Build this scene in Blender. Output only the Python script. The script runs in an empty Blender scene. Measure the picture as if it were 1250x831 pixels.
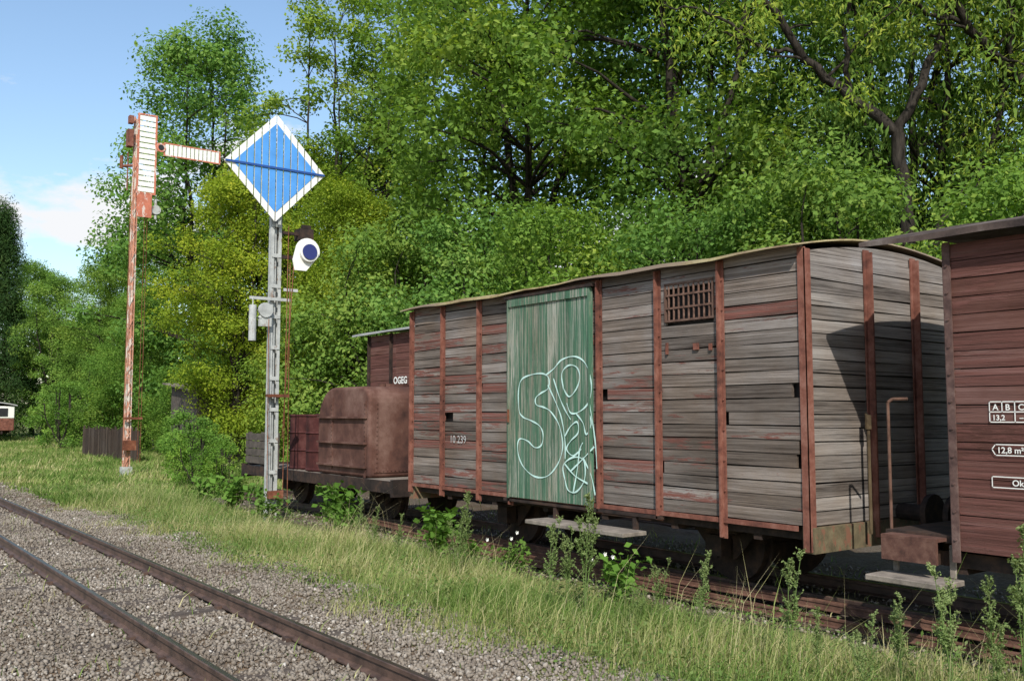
import bpy, math, random
import numpy as np
from mathutils import Vector, Matrix
random.seed(7); rng=np.random.default_rng(11)
S=bpy.context.scene; COL=S.collection
S.view_settings.view_transform='Standard'; S.view_settings.look='None'; S.view_settings.exposure=0
CAMZ=1.327; GZ=-0.12

# ------------------------------------------------------------ materials
class G:
    def __init__(s,name,rough=.85,spec=.25,metal=0):
        s.m=bpy.data.materials.new(name); s.m.use_nodes=True; s.nt=s.m.node_tree
        s.b=s.nt.nodes['Principled BSDF']; s.b.inputs['Roughness'].default_value=rough
        s.b.inputs['Specular IOR Level'].default_value=spec; s.b.inputs['Metallic'].default_value=metal
    def n(s,t,**kw):
        x=s.nt.nodes.new(t)
        for k,v in kw.items(): setattr(x,k,v)
        return x
    def set(s,sock,v):
        if isinstance(v,bpy.types.NodeSocket): s.nt.links.new(v,sock)
        else:
            if isinstance(v,tuple) and len(v)==3 and len(sock.default_value)==4: v=v+(1,)
            sock.default_value=v
    def co(s,scale=(1,1,1),rot=(0,0,0)):
        t=s.n('ShaderNodeTexCoord'); m=s.n('ShaderNodeMapping'); m.inputs['Scale'].default_value=scale
        m.inputs['Rotation'].default_value=rot
        s.nt.links.new(t.outputs['Object'],m.inputs['Vector']); return m.outputs['Vector']
    def noise(s,vec,scale,detail=5,rough=.6,dist=0):
        x=s.n('ShaderNodeTexNoise'); s.set(x.inputs['Vector'],vec); x.inputs['Scale'].default_value=scale
        x.inputs['Detail'].default_value=detail; x.inputs['Roughness'].default_value=rough; x.inputs['Distortion'].default_value=dist
        return x.outputs['Fac']
    def ramp(s,fac,stops,interp='LINEAR'):
        x=s.n('ShaderNodeValToRGB'); s.set(x.inputs['Fac'],fac); r=x.color_ramp; r.interpolation=interp
        while len(r.elements)<len(stops): r.elements.new(.5)
        for e,(p,c) in zip(r.elements,stops):
            e.position=p
            if not isinstance(c,tuple): c=(c,c,c)
            e.color=c+(1,)
        return x.outputs['Color']
    def mix(s,f,a,b,blend='MIX'):
        x=s.n('ShaderNodeMix',data_type='RGBA',blend_type=blend)
        s.set(x.inputs[0],f); s.set(x.inputs[6],a); s.set(x.inputs[7],b); return x.outputs[2]
    def math(s,op,a,b=0.0,clamp=False):
        x=s.n('ShaderNodeMath',operation=op); x.use_clamp=clamp; s.set(x.inputs[0],a); s.set(x.inputs[1],b); return x.outputs[0]
    def attr(s,name):
        x=s.n('ShaderNodeAttribute',attribute_name=name); return x.outputs['Fac']
    def col(s,c): s.set(s.b.inputs['Base Color'],c)
    def bump(s,h,st=.5,d=.01):
        x=s.n('ShaderNodeBump'); x.inputs['Strength'].default_value=st; x.inputs['Distance'].default_value=d
        s.set(x.inputs['Height'],h); s.nt.links.new(x.outputs['Normal'],s.b.inputs['Normal'])

def wood_weathered(name,grain=(1,1,1),base=((.05,.041,.035),(.18,.158,.140),(.38,.35,.325)),paint=(.20,.082,.064),pmin=.585,crk=.6,tv=.14):
    g=G(name,.9,.15)
    v=g.co(grain); fine=g.noise(v,1.0,8,.75); big=g.noise(g.co(),1.6,4)
    streak=g.noise(g.co(tuple(x*.45 for x in grain)),1.0,5,.6,.6)
    blot=g.noise(g.co(tuple((x if x<20 else x*.15) for x in grain)),.9,6,.7)
    cr=g.noise(g.co(tuple(x*(1.3 if x>20 else .55) for x in grain)),1.0,2,.5,.3)
    tone=g.attr('tone'); pa=g.attr('paint')
    f=g.math('ADD',g.math('MULTIPLY',fine,.38),g.math('MULTIPLY',streak,.27)); f=g.math('ADD',f,g.math('MULTIPLY',blot,.26)); f=g.math('ADD',f,g.math('MULTIPLY',tone,tv))
    c=g.ramp(f,[(.38,base[0]),(.54,base[1]),(.70,base[2])])
    warm=g.mix(g.ramp(big,[(.3,0.0),(.7,1.0)]),(.88,.76,.66),(1.05,1.05,1.06)); c=g.mix(1.0,c,warm,'MULTIPLY')
    pm=g.noise(g.co((grain[0]*.08+1,grain[1]*.6+.6,grain[2]*.12+1)),1.6,8,.75)
    pm=g.math('ADD',g.math('MULTIPLY',pm,.8),g.math('MULTIPLY',pa,.30))
    mask=g.ramp(pm,[(pmin,0.0),(pmin+.05,1.0)])
    mask=g.math('MULTIPLY',mask,g.ramp(fine,[(.42,.1),(.52,1.0)]))
    pc=g.ramp(streak,[(.3,tuple(x*.6 for x in paint)),(.55,paint),(.8,tuple(min(1,x*1.25+.05) for x in paint))])
    c=g.mix(mask,c,pc); ck=g.ramp(cr,[(.30,1-crk),(.37,1.0)]); c=g.mix(1.0,c,ck,'MULTIPLY'); g.col(c)
    g.bump(g.math('ADD',g.math('ADD',f,g.math('MULTIPLY',mask,.12)),g.math('MULTIPLY',ck,.3)),.9,.014)
    return g.m
def rust(name,a=(.055,.022,.014),b=(.17,.06,.032),c=(.30,.15,.09),sc=6,rough=.85):
    g=G(name,rough,.2); n=g.noise(g.co(),sc,8,.7); n2=g.noise(g.co((1,1,.4)),2.2,5)
    f=g.math('ADD',g.math('MULTIPLY',n,.65),g.math('MULTIPLY',n2,.35))
    cc=g.ramp(f,[(.36,a),(.5,b),(.66,c)]); g.col(cc); g.bump(n,.5,.006); return g.m
def flat(name,c,var=.25,sc=8,rough=.6,chip=None,chipat=.62,spec=.3):
    g=G(name,rough,spec); n=g.noise(g.co(),sc,8,.7)
    cc=g.ramp(n,[(.3,tuple(x*(1-var) for x in c)),(.7,tuple(min(1,x*(1+var)) for x in c))])
    if chip:
        m=g.ramp(g.noise(g.co((1,1,.5)),sc*1.3,8,.75),[(chipat,0.0),(chipat+.03,1.0)]); cc=g.mix(m,cc,chip)
    g.col(cc); g.bump(n,.3,.004); return g.m

M={}
M['sidewood']=wood_weathered('weathered_siding',(14,1.4,80))
M['endwood']=wood_weathered('weathered_end_siding',(1.4,14,80),pmin=.70,base=((.055,.047,.042),(.235,.215,.195),(.42,.40,.375)))
M['brownwood']=wood_weathered('brown_painted_siding',(14,1.6,60),base=((.06,.028,.022),(.12,.06,.05),(.19,.11,.095)),paint=(.15,.065,.053),pmin=.50,tv=.2)
M['green']=wood_weathered('green_door_paint',(12,60,1.6),base=((.20,.20,.16),(.30,.31,.26),(.42,.43,.37)),paint=(.070,.155,.095),pmin=.49,crk=.4,tv=.2)
M['post']=rust('red_rust_paint',(.07,.030,.023),(.18,.070,.048),(.28,.14,.105),9)
M['rust']=rust('rust'); M['darksteel']=rust('dark_steel',(.012,.010,.009),(.035,.024,.02),(.08,.045,.03),9)
M['tank']=rust('tank_rust',(.04,.020,.017),(.105,.050,.037),(.20,.12,.095),2.6)
M['inner']=flat('dark_inside',(.012,.010,.009))  # near-black colour standing in for unlit interiors
M['redpaint']=flat('signal_red',(.46,.15,.09),.3,7,.6,(.58,.48,.42),.54)
M['white']=flat('signal_white',(.76,.75,.69),.10,9,.5,(.38,.28,.2),.68)
M['blue']=flat('signal_blue',(.08,.28,.64),.15,5,.4)
M['greymast']=flat('grey_mast',(.38,.39,.37),.3,8,.6,(.22,.16,.12),.58)
M['black']=flat('black_paint',(.02,.02,.022))
M['lettering']=flat('white_lettering',(.74,.73,.68),.1,20)
M['graf']=flat('spray_paint',(.50,.70,.63),.2,10)
M['oldwood']=flat('old_boards',(.20,.17,.14),.5,9,.9)
M['shedwood']=flat('dark_shed_boards',(.085,.07,.058),.5,9,.9)
g=G('sleeper_wood',.9,.1); n=g.noise(g.co((2,30,30)),1,7,.7); g.col(g.ramp(n,[(.35,(.06,.046,.037)),(.6,(.13,.105,.085)),(.8,(.2,.17,.14))])); g.bump(n,.8,.02); M['sleeper']=g.m
g=G('rail_rust',.6,.4); n=g.noise(g.co((1,.6,1)),14,6); g.col(g.ramp(n,[(.35,(.045,.028,.021)),(.65,(.11,.066,.048))])); M['rail']=g.m
g=G('rail_running_face',.32,.6,.8); n=g.noise(g.co((1,.1,1)),10,4); g.col(g.ramp(n,[(.3,(.10,.075,.06)),(.7,(.23,.2,.18))])); M['railtop']=g.m
g=G('roof_felt',.9,.15); n=g.noise(g.co((1,1,1)),3,8,.75); n2=g.noise(g.co((1,.4,1)),1.3,4)
c=g.ramp(n,[(.35,(.20,.12,.07)),(.5,(.38,.31,.16)),(.7,(.52,.46,.28))]); g.col(g.mix(g.ramp(n2,[(.48,0.0),(.60,1.0)]),c,(.26,.20,.15))); g.bump(n,.5,.01); M['roof']=g.m
M['roofdark']=rust('dark_roof',(.03,.022,.02),(.09,.065,.055),(.2,.17,.15),4)
M['roofgrey']=flat('grey_roof',(.33,.33,.32),.2,3)
def leafmat(name,stops,trans=.4):
    g=G(name,.5,.3); t=g.attr('tone'); n=g.noise(g.co(),.7,2)
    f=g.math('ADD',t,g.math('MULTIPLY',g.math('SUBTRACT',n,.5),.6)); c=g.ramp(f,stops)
    oi=g.n('ShaderNodeObjectInfo'); c=g.mix(1.0,c,oi.outputs['Color'],'MULTIPLY')
    g.nt.nodes.remove(g.b); df=g.n('ShaderNodeBsdfDiffuse'); g.set(df.inputs['Color'],c)
    tr=g.n('ShaderNodeBsdfTranslucent'); g.set(tr.inputs['Color'],g.mix(1.0,c,(1.45,1.45,.6),'MULTIPLY'))
    ms=g.n('ShaderNodeMixShader'); ms.inputs[0].default_value=trans
    out=g.nt.nodes['Material Output']; g.nt.links.new(df.outputs[0],ms.inputs[1]); g.nt.links.new(tr.outputs[0],ms.inputs[2]); g.nt.links.new(ms.outputs[0],out.inputs['Surface'])
    return g.m
M['leaf']=leafmat('tree_leaves',[(.1,(.07,.13,.032)),(.5,(.155,.26,.058)),(.9,(.30,.37,.09))])
M['weedleaf']=leafmat('weed_leaves',[(.1,(.07,.12,.03)),(.5,(.12,.19,.05)),(.9,(.23,.27,.11))],.25)
M['grass']=leafmat('grass_blades',[(.1,(.09,.16,.035)),(.40,(.19,.27,.07)),(.60,(.38,.37,.16)),(.9,(.56,.49,.29))],.25)
g=G('bark',.95,.1); n=g.noise(g.co((6,6,1.2)),2,8,.7); g.col(g.ramp(n,[(.35,(.012,.010,.008)),(.65,(.055,.046,.038))])); g.bump(n,1,.03); M['bark']=g.m
g=G('stones',.9,.2); t=g.attr('tone'); g.col(g.ramp(t,[(0,(.11,.088,.068)),(.45,(.225,.19,.15)),(.8,(.33,.29,.24)),(1,(.55,.51,.45))])); M['stone']=g.m

# ------------------------------------------------------------ mesh helpers
def mesh_np(name,V,F,mat,tone=None,smooth=False):
    me=bpy.data.meshes.new(name); V=np.asarray(V,dtype=np.float32); F=np.asarray(F,dtype=np.int32); k=F.shape[1]
    me.vertices.add(len(V)); me.vertices.foreach_set('co',V.ravel())
    me.loops.add(F.size); me.loops.foreach_set('vertex_index',F.ravel())
    me.polygons.add(len(F)); me.polygons.foreach_set('loop_start',np.arange(0,F.size,k,dtype=np.int32))
    me.update(calc_edges=True)
    if tone is not None:
        a=me.attributes.new('tone','FLOAT','POINT'); a.data.foreach_set('value',np.asarray(tone,dtype=np.float32))
    if smooth: me.polygons.foreach_set('use_smooth',np.ones(len(F),dtype=bool))
    me.materials.append(mat); return me
def link(o,parent=None,label=None,cat=None,group=None,kind=None):
    COL.objects.link(o)
    if parent: o.parent=parent
    if label: o['label']=label
    if cat: o['category']=cat
    if group: o['group']=group
    if kind: o['kind']=kind
    return o
def root(name,loc,label,cat,group=None):
    e=bpy.data.objects.new(name,None); e.location=loc; e.empty_display_size=.2
    return link(e,None,label,cat,group)
class MB:
    def __init__(s): s.v=[];s.f=[];s.m=[];s.t=[];s.p=[]
    def add(s,vs,fs,m=0,tone=.5,paint=.5):
        o=len(s.v); s.v+= [tuple(x) for x in vs]; s.f+=[[i+o for i in f] for f in fs]; s.m+=[m]*len(fs); s.t+=[tone]*len(vs); s.p+=[paint]*len(vs)
    def box(s,x0,x1,y0,y1,z0,z1,m=0,tone=.5,paint=.5,R=None):
        vs=[(x,y,z) for x in (x0,x1) for y in (y0,y1) for z in (z0,z1)]
        if R:
            c=Vector(((x0+x1)/2,(y0+y1)/2,(z0+z1)/2)); vs=[c+R@(Vector(v)-c) for v in vs]
        s.add(vs,[(0,1,3,2),(4,6,7,5),(0,4,5,1),(2,3,7,6),(0,2,6,4),(1,5,7,3)],m,tone,paint)
    def cyl(s,p0,p1,r0,r1=None,n=10,m=0,tone=.5,cap=True):
        r1=r0 if r1 is None else r1; p0=Vector(p0);p1=Vector(p1); d=(p1-p0).normalized()
        a=d.orthogonal().normalized(); b=d.cross(a); vs=[]
        for p,r in((p0,r0),(p1,r1)):
            for i in range(n):
                t=2*math.pi*i/n; vs.append(p+a*(r*math.cos(t))+b*(r*math.sin(t)))
        fs=[(i,(i+1)%n,n+(i+1)%n,n+i) for i in range(n)]
        if cap: fs+= [tuple(range(n-1,-1,-1)),tuple(range(n,2*n))]
        s.add(vs,fs,m,tone)
    def path(s,pts,r,n=6,m=0,tone=.5):
        for i in range(len(pts)-1):
            ra=r[i] if isinstance(r,(list,tuple)) else r; rb=r[i+1] if isinstance(r,(list,tuple)) else r
            s.cyl(pts[i],pts[i+1],ra,rb,n,m,tone)
    def prism(s,poly,axis,a0,a1,m=0,tone=.5,paint=.5):
        def P(u,w,a): return (a,u,w) if axis=='X' else ((u,a,w) if axis=='Y' else (u,w,a))
        n=len(poly); vs=[P(u,w,a0) for u,w in poly]+[P(u,w,a1) for u,w in poly]
        fs=[tuple(range(n)),tuple(range(2*n-1,n-1,-1))]+[(i,n+i,n+(i+1)%n,(i+1)%n) for i in range(n)]
        s.add(vs,fs,m,tone,paint)
    def done(s,name,mats,parent=None,smooth=False,bevel=0,label=None,loc=None,**kw):
        off=Vector(parent.location) if parent else Vector(loc or (0,0,0))
        me=bpy.data.meshes.new(name); me.from_pydata([tuple(Vector(v)-off) for v in s.v],[],s.f)
        for x in (mats if isinstance(mats,list) else [mats]): me.materials.append(x)
        me.polygons.foreach_set('material_index',s.m)
        a=me.attributes.new('tone','FLOAT','POINT'); a.data.foreach_set('value',s.t)
        a=me.attributes.new('paint','FLOAT','POINT'); a.data.foreach_set('value',s.p)
        if smooth: me.polygons.foreach_set('use_smooth',[True]*len(s.f))
        me.update(); o=bpy.data.objects.new(name,me)
        import bmesh as _b; bm=_b.new(); bm.from_mesh(me); _b.ops.recalc_face_normals(bm,faces=bm.faces); bm.to_mesh(me); bm.free()
        if loc and not parent: o.location=loc
        if bevel:
            b=o.modifiers.new('bevel','BEVEL'); b.width=bevel; b.segments=1; b.limit_method='ANGLE'
        return link(o,parent,label,**kw)

# ------------------------------------------------------------ ground
xs=np.unique(np.concatenate([np.linspace(-220,-8,16),np.arange(-8,16,.16),np.linspace(16,260,24)]))
ys=np.unique(np.concatenate([np.linspace(-150,-4,12),np.arange(-4,40,.22),np.linspace(40,320,36)]))
def gh(x,y):
    nz=.012*np.sin(x*3.1+y*1.3)+.01*np.sin(x*5.7-y*4.1+1)+.008*np.sin(y*7.3+x*2.2)
    verge=.03*np.exp(-((x-4.1)/.6)**2)
    lawn=.04*np.clip((y-16)/10,0,1)*np.clip(x-3,0,1)
    return GZ+nz*np.where(x<3.2,.4,1)+verge+lawn
XX,YY=np.meshgrid(xs,ys,indexing='ij'); ZZ=gh(XX,YY)
V=np.stack([XX,YY,ZZ],-1).reshape(-1,3); ny=len(ys); nx=len(xs)
I=(np.arange(nx-1)[:,None]*ny+np.arange(ny-1)[None,:]).ravel(); F=np.stack([I,I+ny,I+ny+1,I+1],-1)
g=G('ground_mix',.95,.1)
geo=g.n('ShaderNodeNewGeometry'); sep=g.n('ShaderNodeSeparateXYZ'); g.nt.links.new(geo.outputs['Position'],sep.inputs[0]); X=sep.outputs[0]; P=geo.outputs['Position']
wob=g.noise(P,1.4,5); fx=g.math('ADD',X,g.math('MULTIPLY',g.math('SUBTRACT',wob,.5),1.0))
vo=g.n('ShaderNodeTexVoronoi'); g.set(vo.inputs['Vector'],P); vo.inputs['Scale'].default_value=45
grav=g.mix(.6,g.ramp(g.noise(P,25,6,.7),[(.3,(.13,.104,.08)),(.7,(.28,.24,.19))]),g.ramp(vo.outputs['Color'],[(.2,(.13,.105,.083)),(.9,(.33,.285,.23))]))
brn=g.ramp(g.noise(P,1.6,5,.65),[(.42,(.78,.66,.54)),(.6,(1.0,1.0,1.0))]); grav=g.mix(1.0,grav,brn,'MULTIPLY')
gp=g.noise(P,1.1,6); soil=g.ramp(g.noise(P,9,7,.7),[(.35,(.07,.06,.03)),(.6,(.16,.145,.075)),(.75,(.27,.24,.13))])
gr=g.ramp(gp,[(.4,(.11,.16,.035)),(.6,(.24,.26,.09))]); grassc=g.mix(.6,soil,gr)
m1=g.math('MULTIPLY',g.math('SUBTRACT',fx,3.2),5,True); c=g.mix(m1,grav,grassc)
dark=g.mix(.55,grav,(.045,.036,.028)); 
m2=g.math('MULTIPLY',g.math('MULTIPLY',g.math('SUBTRACT',fx,5.25),6,True),g.math('MULTIPLY',g.math('SUBTRACT',11.5,fx),4,True))  # dark siding gravel, widened behind the wagons to shade lit ground by colour
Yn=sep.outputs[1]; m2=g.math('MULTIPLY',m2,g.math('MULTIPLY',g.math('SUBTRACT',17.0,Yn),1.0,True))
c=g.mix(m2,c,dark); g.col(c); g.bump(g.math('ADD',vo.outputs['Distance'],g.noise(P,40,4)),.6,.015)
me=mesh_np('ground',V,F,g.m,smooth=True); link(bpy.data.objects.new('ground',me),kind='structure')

# ------------------------------------------------------------ tracks
def rail_prof(xc):
    return [(xc-.042,-.10),(xc+.042,-.10),(xc+.042,-.092),(xc+.01,-.08),(xc+.008,-.032),(xc+.020,-.026),(xc+.020,-.004),(xc+.015,0),(xc-.015,0),(xc-.020,-.004),(xc-.020,-.026),(xc-.008,-.032),(xc-.01,-.08),(xc-.042,-.092)]
def track(name,label,rails,y0,y1,sp,slen,seed,bolt=True):
    r=root(name,((rails[0]+rails[1])/2,y0,GZ),label,'railway track'); random.seed(seed)
    for x in rails:
        mb=MB(); pr=rail_prof(x); yy=y0
        while yy<y1:
            e=min(yy+8,y1); mb.prism(pr,'Y',yy+.002,e-.002,0)
            yy=e
        for i,f in enumerate(mb.f):
            if len(f)==4 and all(mb.v[k][2]>-.001 for k in f): mb.m[i]=1
        mb.done('rail',[M['rail'],M['railtop']],r)
        if bolt:
            mb=MB(); y=y0+.3
            while y<min(y1,22):
                for s in(-1,1): mb.box(x+s*.055-.02,x+s*.055+.02,y-.035,y+.035,-.112,-.084)
                y+=sp
            mb.done('rail_clips',M['rail'],r,kind='stuff')
    y=y0+.3; xc=(rails[0]+rails[1])/2
    while y<y1:
        mb=MB(); l=slen/2; w=.1+random.uniform(-.012,.01); a=random.uniform(-.03,.03); d=random.uniform(-.008,.005); e=random.uniform(-.06,.06)
        R=Matrix.Rotation(a,3,'Z'); mb.box(xc-l+e,xc+l+e,y-w,y+w,-.22,-.110+d,R=R)
        mb.done('sleeper',M['sleeper'],r,bevel=.015); y+=sp
    return r
track('railway_track','narrow gauge railway track with rusty rails on gravel',(1.80,2.585),-2,46,.62,1.50,3)
track('siding_track','overgrown siding track under the old wagons',(6.07,6.83),-4,17,.7,1.4,4,False)
def bent(x0,x1,y0,y1,z,k):
    return [(x0+(x1-x0)*t+.03*math.sin(5*t+k),y0+(y1-y0)*t,z+.015*math.sin(7*t+k)) for t in np.linspace(0,1,14)]
for k,(a,b,z) in enumerate([(5.68,5.76,.02),(5.44,5.62,-.02),(5.86,5.82,.03),(5.57,5.52,-.01)]):
    mb=MB(); pr=rail_prof(0); pts=bent(a,b,1.2+k*.3,10.6-k*.8,z,k)
    n=len(pr); vs=[];fs=[]
    for (px,py,pz) in pts: vs+=[(px+u*.6,py,pz+w*.6) for u,w in pr]
    for i in range(len(pts)-1):
        for j in range(n): fs.append((i*n+j,i*n+(j+1)%n,(i+1)*n+(j+1)%n,(i+1)*n+j))
    mb.add(vs,fs); mb.done('loose_rail',rust('brown_rail_%d'%k,(.04,.022,.016),(.11,.055,.038),(.20,.11,.075),8),None,loc=(a,1.2,-.1),label='rusty spare rail lying beside the siding',cat='rail',group='spare rails beside the siding')

# ------------------------------------------------------------ wagons
def boards(mb,axis,pl,th,segs,z0,z1,n,holes=(),m=0,seed=1,paintf=None,gap=.004,jit=1.0):
    random.seed(seed); h=(z1-z0)/n
    for i in range(n):
        a0z=z0+i*h+gap; a1z=z0+(i+1)*h-gap
        for (s0,s1) in segs:
            parts=[(s0+.002+random.uniform(0,.006)*jit,s1-.002-random.uniform(0,.006)*jit)]
            for (h0,h1,hz0,hz1) in holes:
                if (a0z+a1z)/2>hz0 and (a0z+a1z)/2<hz1:
                    q=[]
                    for (u,w) in parts:
                        if w<=h0 or u>=h1: q.append((u,w))
                        else:
                            if u<h0: q.append((u,h0))
                            if w>h1: q.append((h1,w))
                    parts=q
            t=random.uniform(.0,1.0); p=random.uniform(0,1)
            if paintf: p=paintf(i,(s0+s1)/2,p)
            dx=random.uniform(-.005,.004)*jit; dz=random.uniform(-.0035,.0035)*jit; sk=random.uniform(-.004,.004)*jit
            for (u,w) in parts:
                if axis=='Y':
                    vs=[(x,y,z) for x in (pl+dx,pl+dx+th) for y,k in((u,-1),(w,1)) for z in (a0z+dz+sk*k,a1z+dz*.5+sk*k)]
                else:
                    vs=[(x,y,z) for x,k in ((u,-1),(w,1)) for y in (pl+dx,pl+dx+th) for z in (a0z+dz+sk*k,a1z+dz*.5+sk*k)]
                mb.add(vs,[(0,1,3,2),(4,6,7,5),(0,4,5,1),(2,3,7,6),(0,2,6,4),(1,5,7,3)],m,t,p)
def arch_roof(mb,X0,X1,Y0,Y1,ze,rise,th,m=0,nY=14,sag=.012):
    n=14; xc=(X0+X1)/2; hw=(X1-X0)/2; vs=[];fs=[]
    ysr=np.linspace(Y0,Y1,nY)
    for y in ysr:
        for k in (0,1):
            for i in range(n+1):
                x=X0+(X1-X0)*i/n; z=ze+rise*(1-((x-xc)/hw)**2)+ (th if k else 0)+sag*math.sin(y*2.3+k)*.5+sag*.4*math.sin(y*7+x*3)
                vs.append((x,y,z))
    w=2*(n+1)
    for j in range(nY-1):
        a=j*w;b=(j+1)*w
        for i in range(n):
            fs.append((a+i,a+i+1,b+i+1,b+i)); fs.append((a+n+1+i,b+n+1+i,b+n+2+i,a+n+2+i))
        fs.append((a,b,b+n+1,a+n+1)); fs.append((a+n,a+2*n+1,b+2*n+1,b+n))
    for i in range(n):
        fs.append((i,n+1+i,n+2+i,i+1)); a=(nY-1)*w; fs.append((a+i,a+i+1,a+n+2+i,a+n+1+i))
    mb.add(vs,fs,m)
def running_gear(r,xc,Y0,Y1,zs,axles,W):
    mb=MB()
    for s in(-1,1):
        mb.box(xc+s*.52-.04,xc+s*.52+.04,Y0+.05,Y1-.05,zs-.16,zs-.005)
        mb.box(xc+s*(W/2-.1)-.03,xc+s*(W/2-.1)+.03,Y0+.05,Y1-.05,zs-.09,zs-.004)
    y=Y0+.5
    while y<Y1-.2:
        mb.box(xc-W/2+.08,xc+W/2-.08,y-.035,y+.035,zs-.13,zs-.008); y+=.8
    for ya in axles:
        for s in(-1,1):
            x=xc+s*.52
            mb.prism([(ya-.32,zs-.15),(ya+.32,zs-.15),(ya+.12,.2),(ya+.08,.18),(ya+.08,.34),(ya-.08,.34),(ya-.08,.18),(ya-.12,.2)],'X',x-.012,x+.012)
            xo=x+s*.09; mb.box(xo-.06,xo+.06,ya-.08,ya+.08,.22,.38)
            for k in range(5):
                L=.42-.07*k; mb.box(xo-.035,xo+.035,ya-L,ya+L,.45-.016*k,.464-.016*k)
    mb.done('underframe',M['darksteel'],r)
    for ya in axles:
        mb=MB(); mb.cyl((xc-.5,ya,.3),(xc+.5,ya,.3),.045,n=10)
        for s in(-1,1):
            x=xc+s*.38; mb.cyl((x-.04,ya,.3),(x+.04,ya,.3),.3,n=28); mb.cyl((x-s*.05,ya,.3),(x-s*.03,ya,.3),.325,n=28); mb.cyl((x+s*.03,ya,.3),(x+s*.06,ya,.3),.1,n=14)
        mb.done('wheelset',M['darksteel'],r)

# ---- weathered boxcar
X0=5.4; W=2.1; XC=6.45; YA,YB=3.876,9.03; ZS,ZE=.577,2.44
r=root('boxcar',(XC,6.45,0),'weathered grey plank boxcar with green graffitied sliding door','railway wagon')
ysegs=[4.604,5.243,5.93,7.17,7.70,8.37]
edges=[YA+.02]+ysegs+[YB-.02]; segs=list(zip(edges[:-1],edges[1:]))
NB=20
def pf(i,a,p):
    if a<4.6: return .95 if i in(15,) else p*.5
    if a<5.3: return p*.7+(.35 if i in (7,8,1,0,3) else 0)
    if a>5.3 and a<5.95: return p*.6+(.45 if i in(3,8,9,10) else 0)
    if i in(6,7,10,11,4) : return min(1.0,p*.7+.4)
    return p*.8
win=(4.68,5.165,2.05,2.34)
holes=[win,(YA,4.0,1.42,1.5),(YA,3.97,1.0,1.08),(YA,3.95,1.1,1.15),(5.84,5.93,1.40,1.49),(8.2,8.37,1.25,1.3),(5.2,5.243,.9,1.0),(7.66,7.7,1.5,1.6),(4.55,4.604,1.2,1.3)]
mb=MB(); boards(mb,'Y',X0,.025,segs,ZS,ZE+.05,NB,holes,0,21,paintf=pf,gap=.004); mb.done('side_wall',M['sidewood'],r)
mb=MB(); boards(mb,'Y',X0+W-.025,.025,segs,ZS,ZE+.05,NB,(),0,22); mb.done('side_wall',M['sidewood'],r)
esegs=[(X0+.03,6.12),(6.12,6.74),(6.74,X0+W-.03)]
RISE=.10
arc=[(X0+.03+ (W-.06)*i/12, ZE+RISE*(1-((i-6)/6)**2)) for i in range(13)]
mb=MB(); boards(mb,'X',YA,.025,esegs,ZS,ZE,NB,(),0,31,paintf=lambda i,a,p:(p*.5+.4 if i<3 and a<6.2 else p*.6),gap=.004)
mb.prism([(X0+.03,ZE)]+arc[1:-1]+[(X0+W-.03,ZE)],'Y',YA+.006,YA+.026); mb.done('end_wall',M['endwood'],r)
mb=MB(); boards(mb,'X',YB-.025,.025,esegs,ZS,ZE,NB,(),0,32); mb.prism([(X0+.03,ZE)]+arc[1:-1]+[(X0+W-.03,ZE)],'Y',YB-.03,YB-.01); mb.done('end_wall',M['endwood'],r)
mb=MB(); mb.box(X0+.045,X0+W-.045,YA+.045,YB-.045,ZS+.01,ZE-.02); mb.done('inner_shade_box',M['inner'],r)  # added dark box, so holes and gaps between boards read as interior shade
def tpost(mb,y,z0,z1,side=-1,x=X0,w=.045):
    mb.box(x-.014,x-.0055,y-w,y+w,z0,z1); mb.box(x-.05,x-.0142,y-.008,y+.008,z0+.01,z1-.01)
    z=z0+.12
    while z<z1: 
        mb.cyl((x-.014,y-.022,z),(x-.024,y-.022,z),.007,n=6); mb.cyl((x-.014,y+.022,z),(x-.024,y+.022,z),.007,n=6); z+=.22
for y in ysegs+[YB-.03]:
    mb=MB(); lo={4.604:.43,5.243:.50,5.93:.5}.get(y,.47); tpost(mb,y,lo,ZE+.02,w=.032 if y<6 else .028); mb.done('post',M['post'],r)
mb=MB(); mb.box(X0-.016,X0-.0055,YA-.016,YA+.045,.41,ZE+.02); mb.box(X0-.016,X0+.045,YA-.018,YA-.006,.41,ZE+.01)
mb.done('corner_post',M['post'],r)
mb=MB(); mb.box(X0+W-.05,X0+W+.016,YA-.018,YA-.006,.41,ZE+.01); mb.done('corner_post',M['post'],r)
for x in(6.12,6.74):
    mb=MB(); mb.box(x-.034,x+.034,YA-.016,YA-.006,.45,ZE+.07); mb.box(x-.008,x+.008,YA-.06,YA-.0165,.46,ZE+.05)
    mb.done('end_post',M['post'],r)
beamm=flat('mossy_beam',(.13,.105,.06),.5,12,.9,(.19,.09,.055),.54)
for ya,yb in((YA-.03,YA+.06),(YB-.06,YB+.03)):
    mb=MB(); mb.box(X0,X0+W,ya,yb,.40,ZS-.006); mb.done('end_beam',beamm,r)
mb=MB(); mb.box(X0-.028,X0-.0165,YA+.08,YB-.06,ZS-.035,ZS+.0); mb.done('sill_rail',M['post'],r)
mb=MB(); arch_roof(mb,X0-.10,X0+W+.10,YA-.02,YB+.10,ZE+.022,.11,.020,0,22,.018); mb.done('roof',M['roof'],r)
running_gear(r,XC,YA,YB,ZS-.01,(5.05,7.85),W)
def sub(o,par):
    o.parent=par; o.matrix_parent_inverse=Matrix.Translation(-Vector(r.location))
mb=MB(); z0,z1=2.04,2.345; a,b=4.672,5.173; w_=.016
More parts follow.
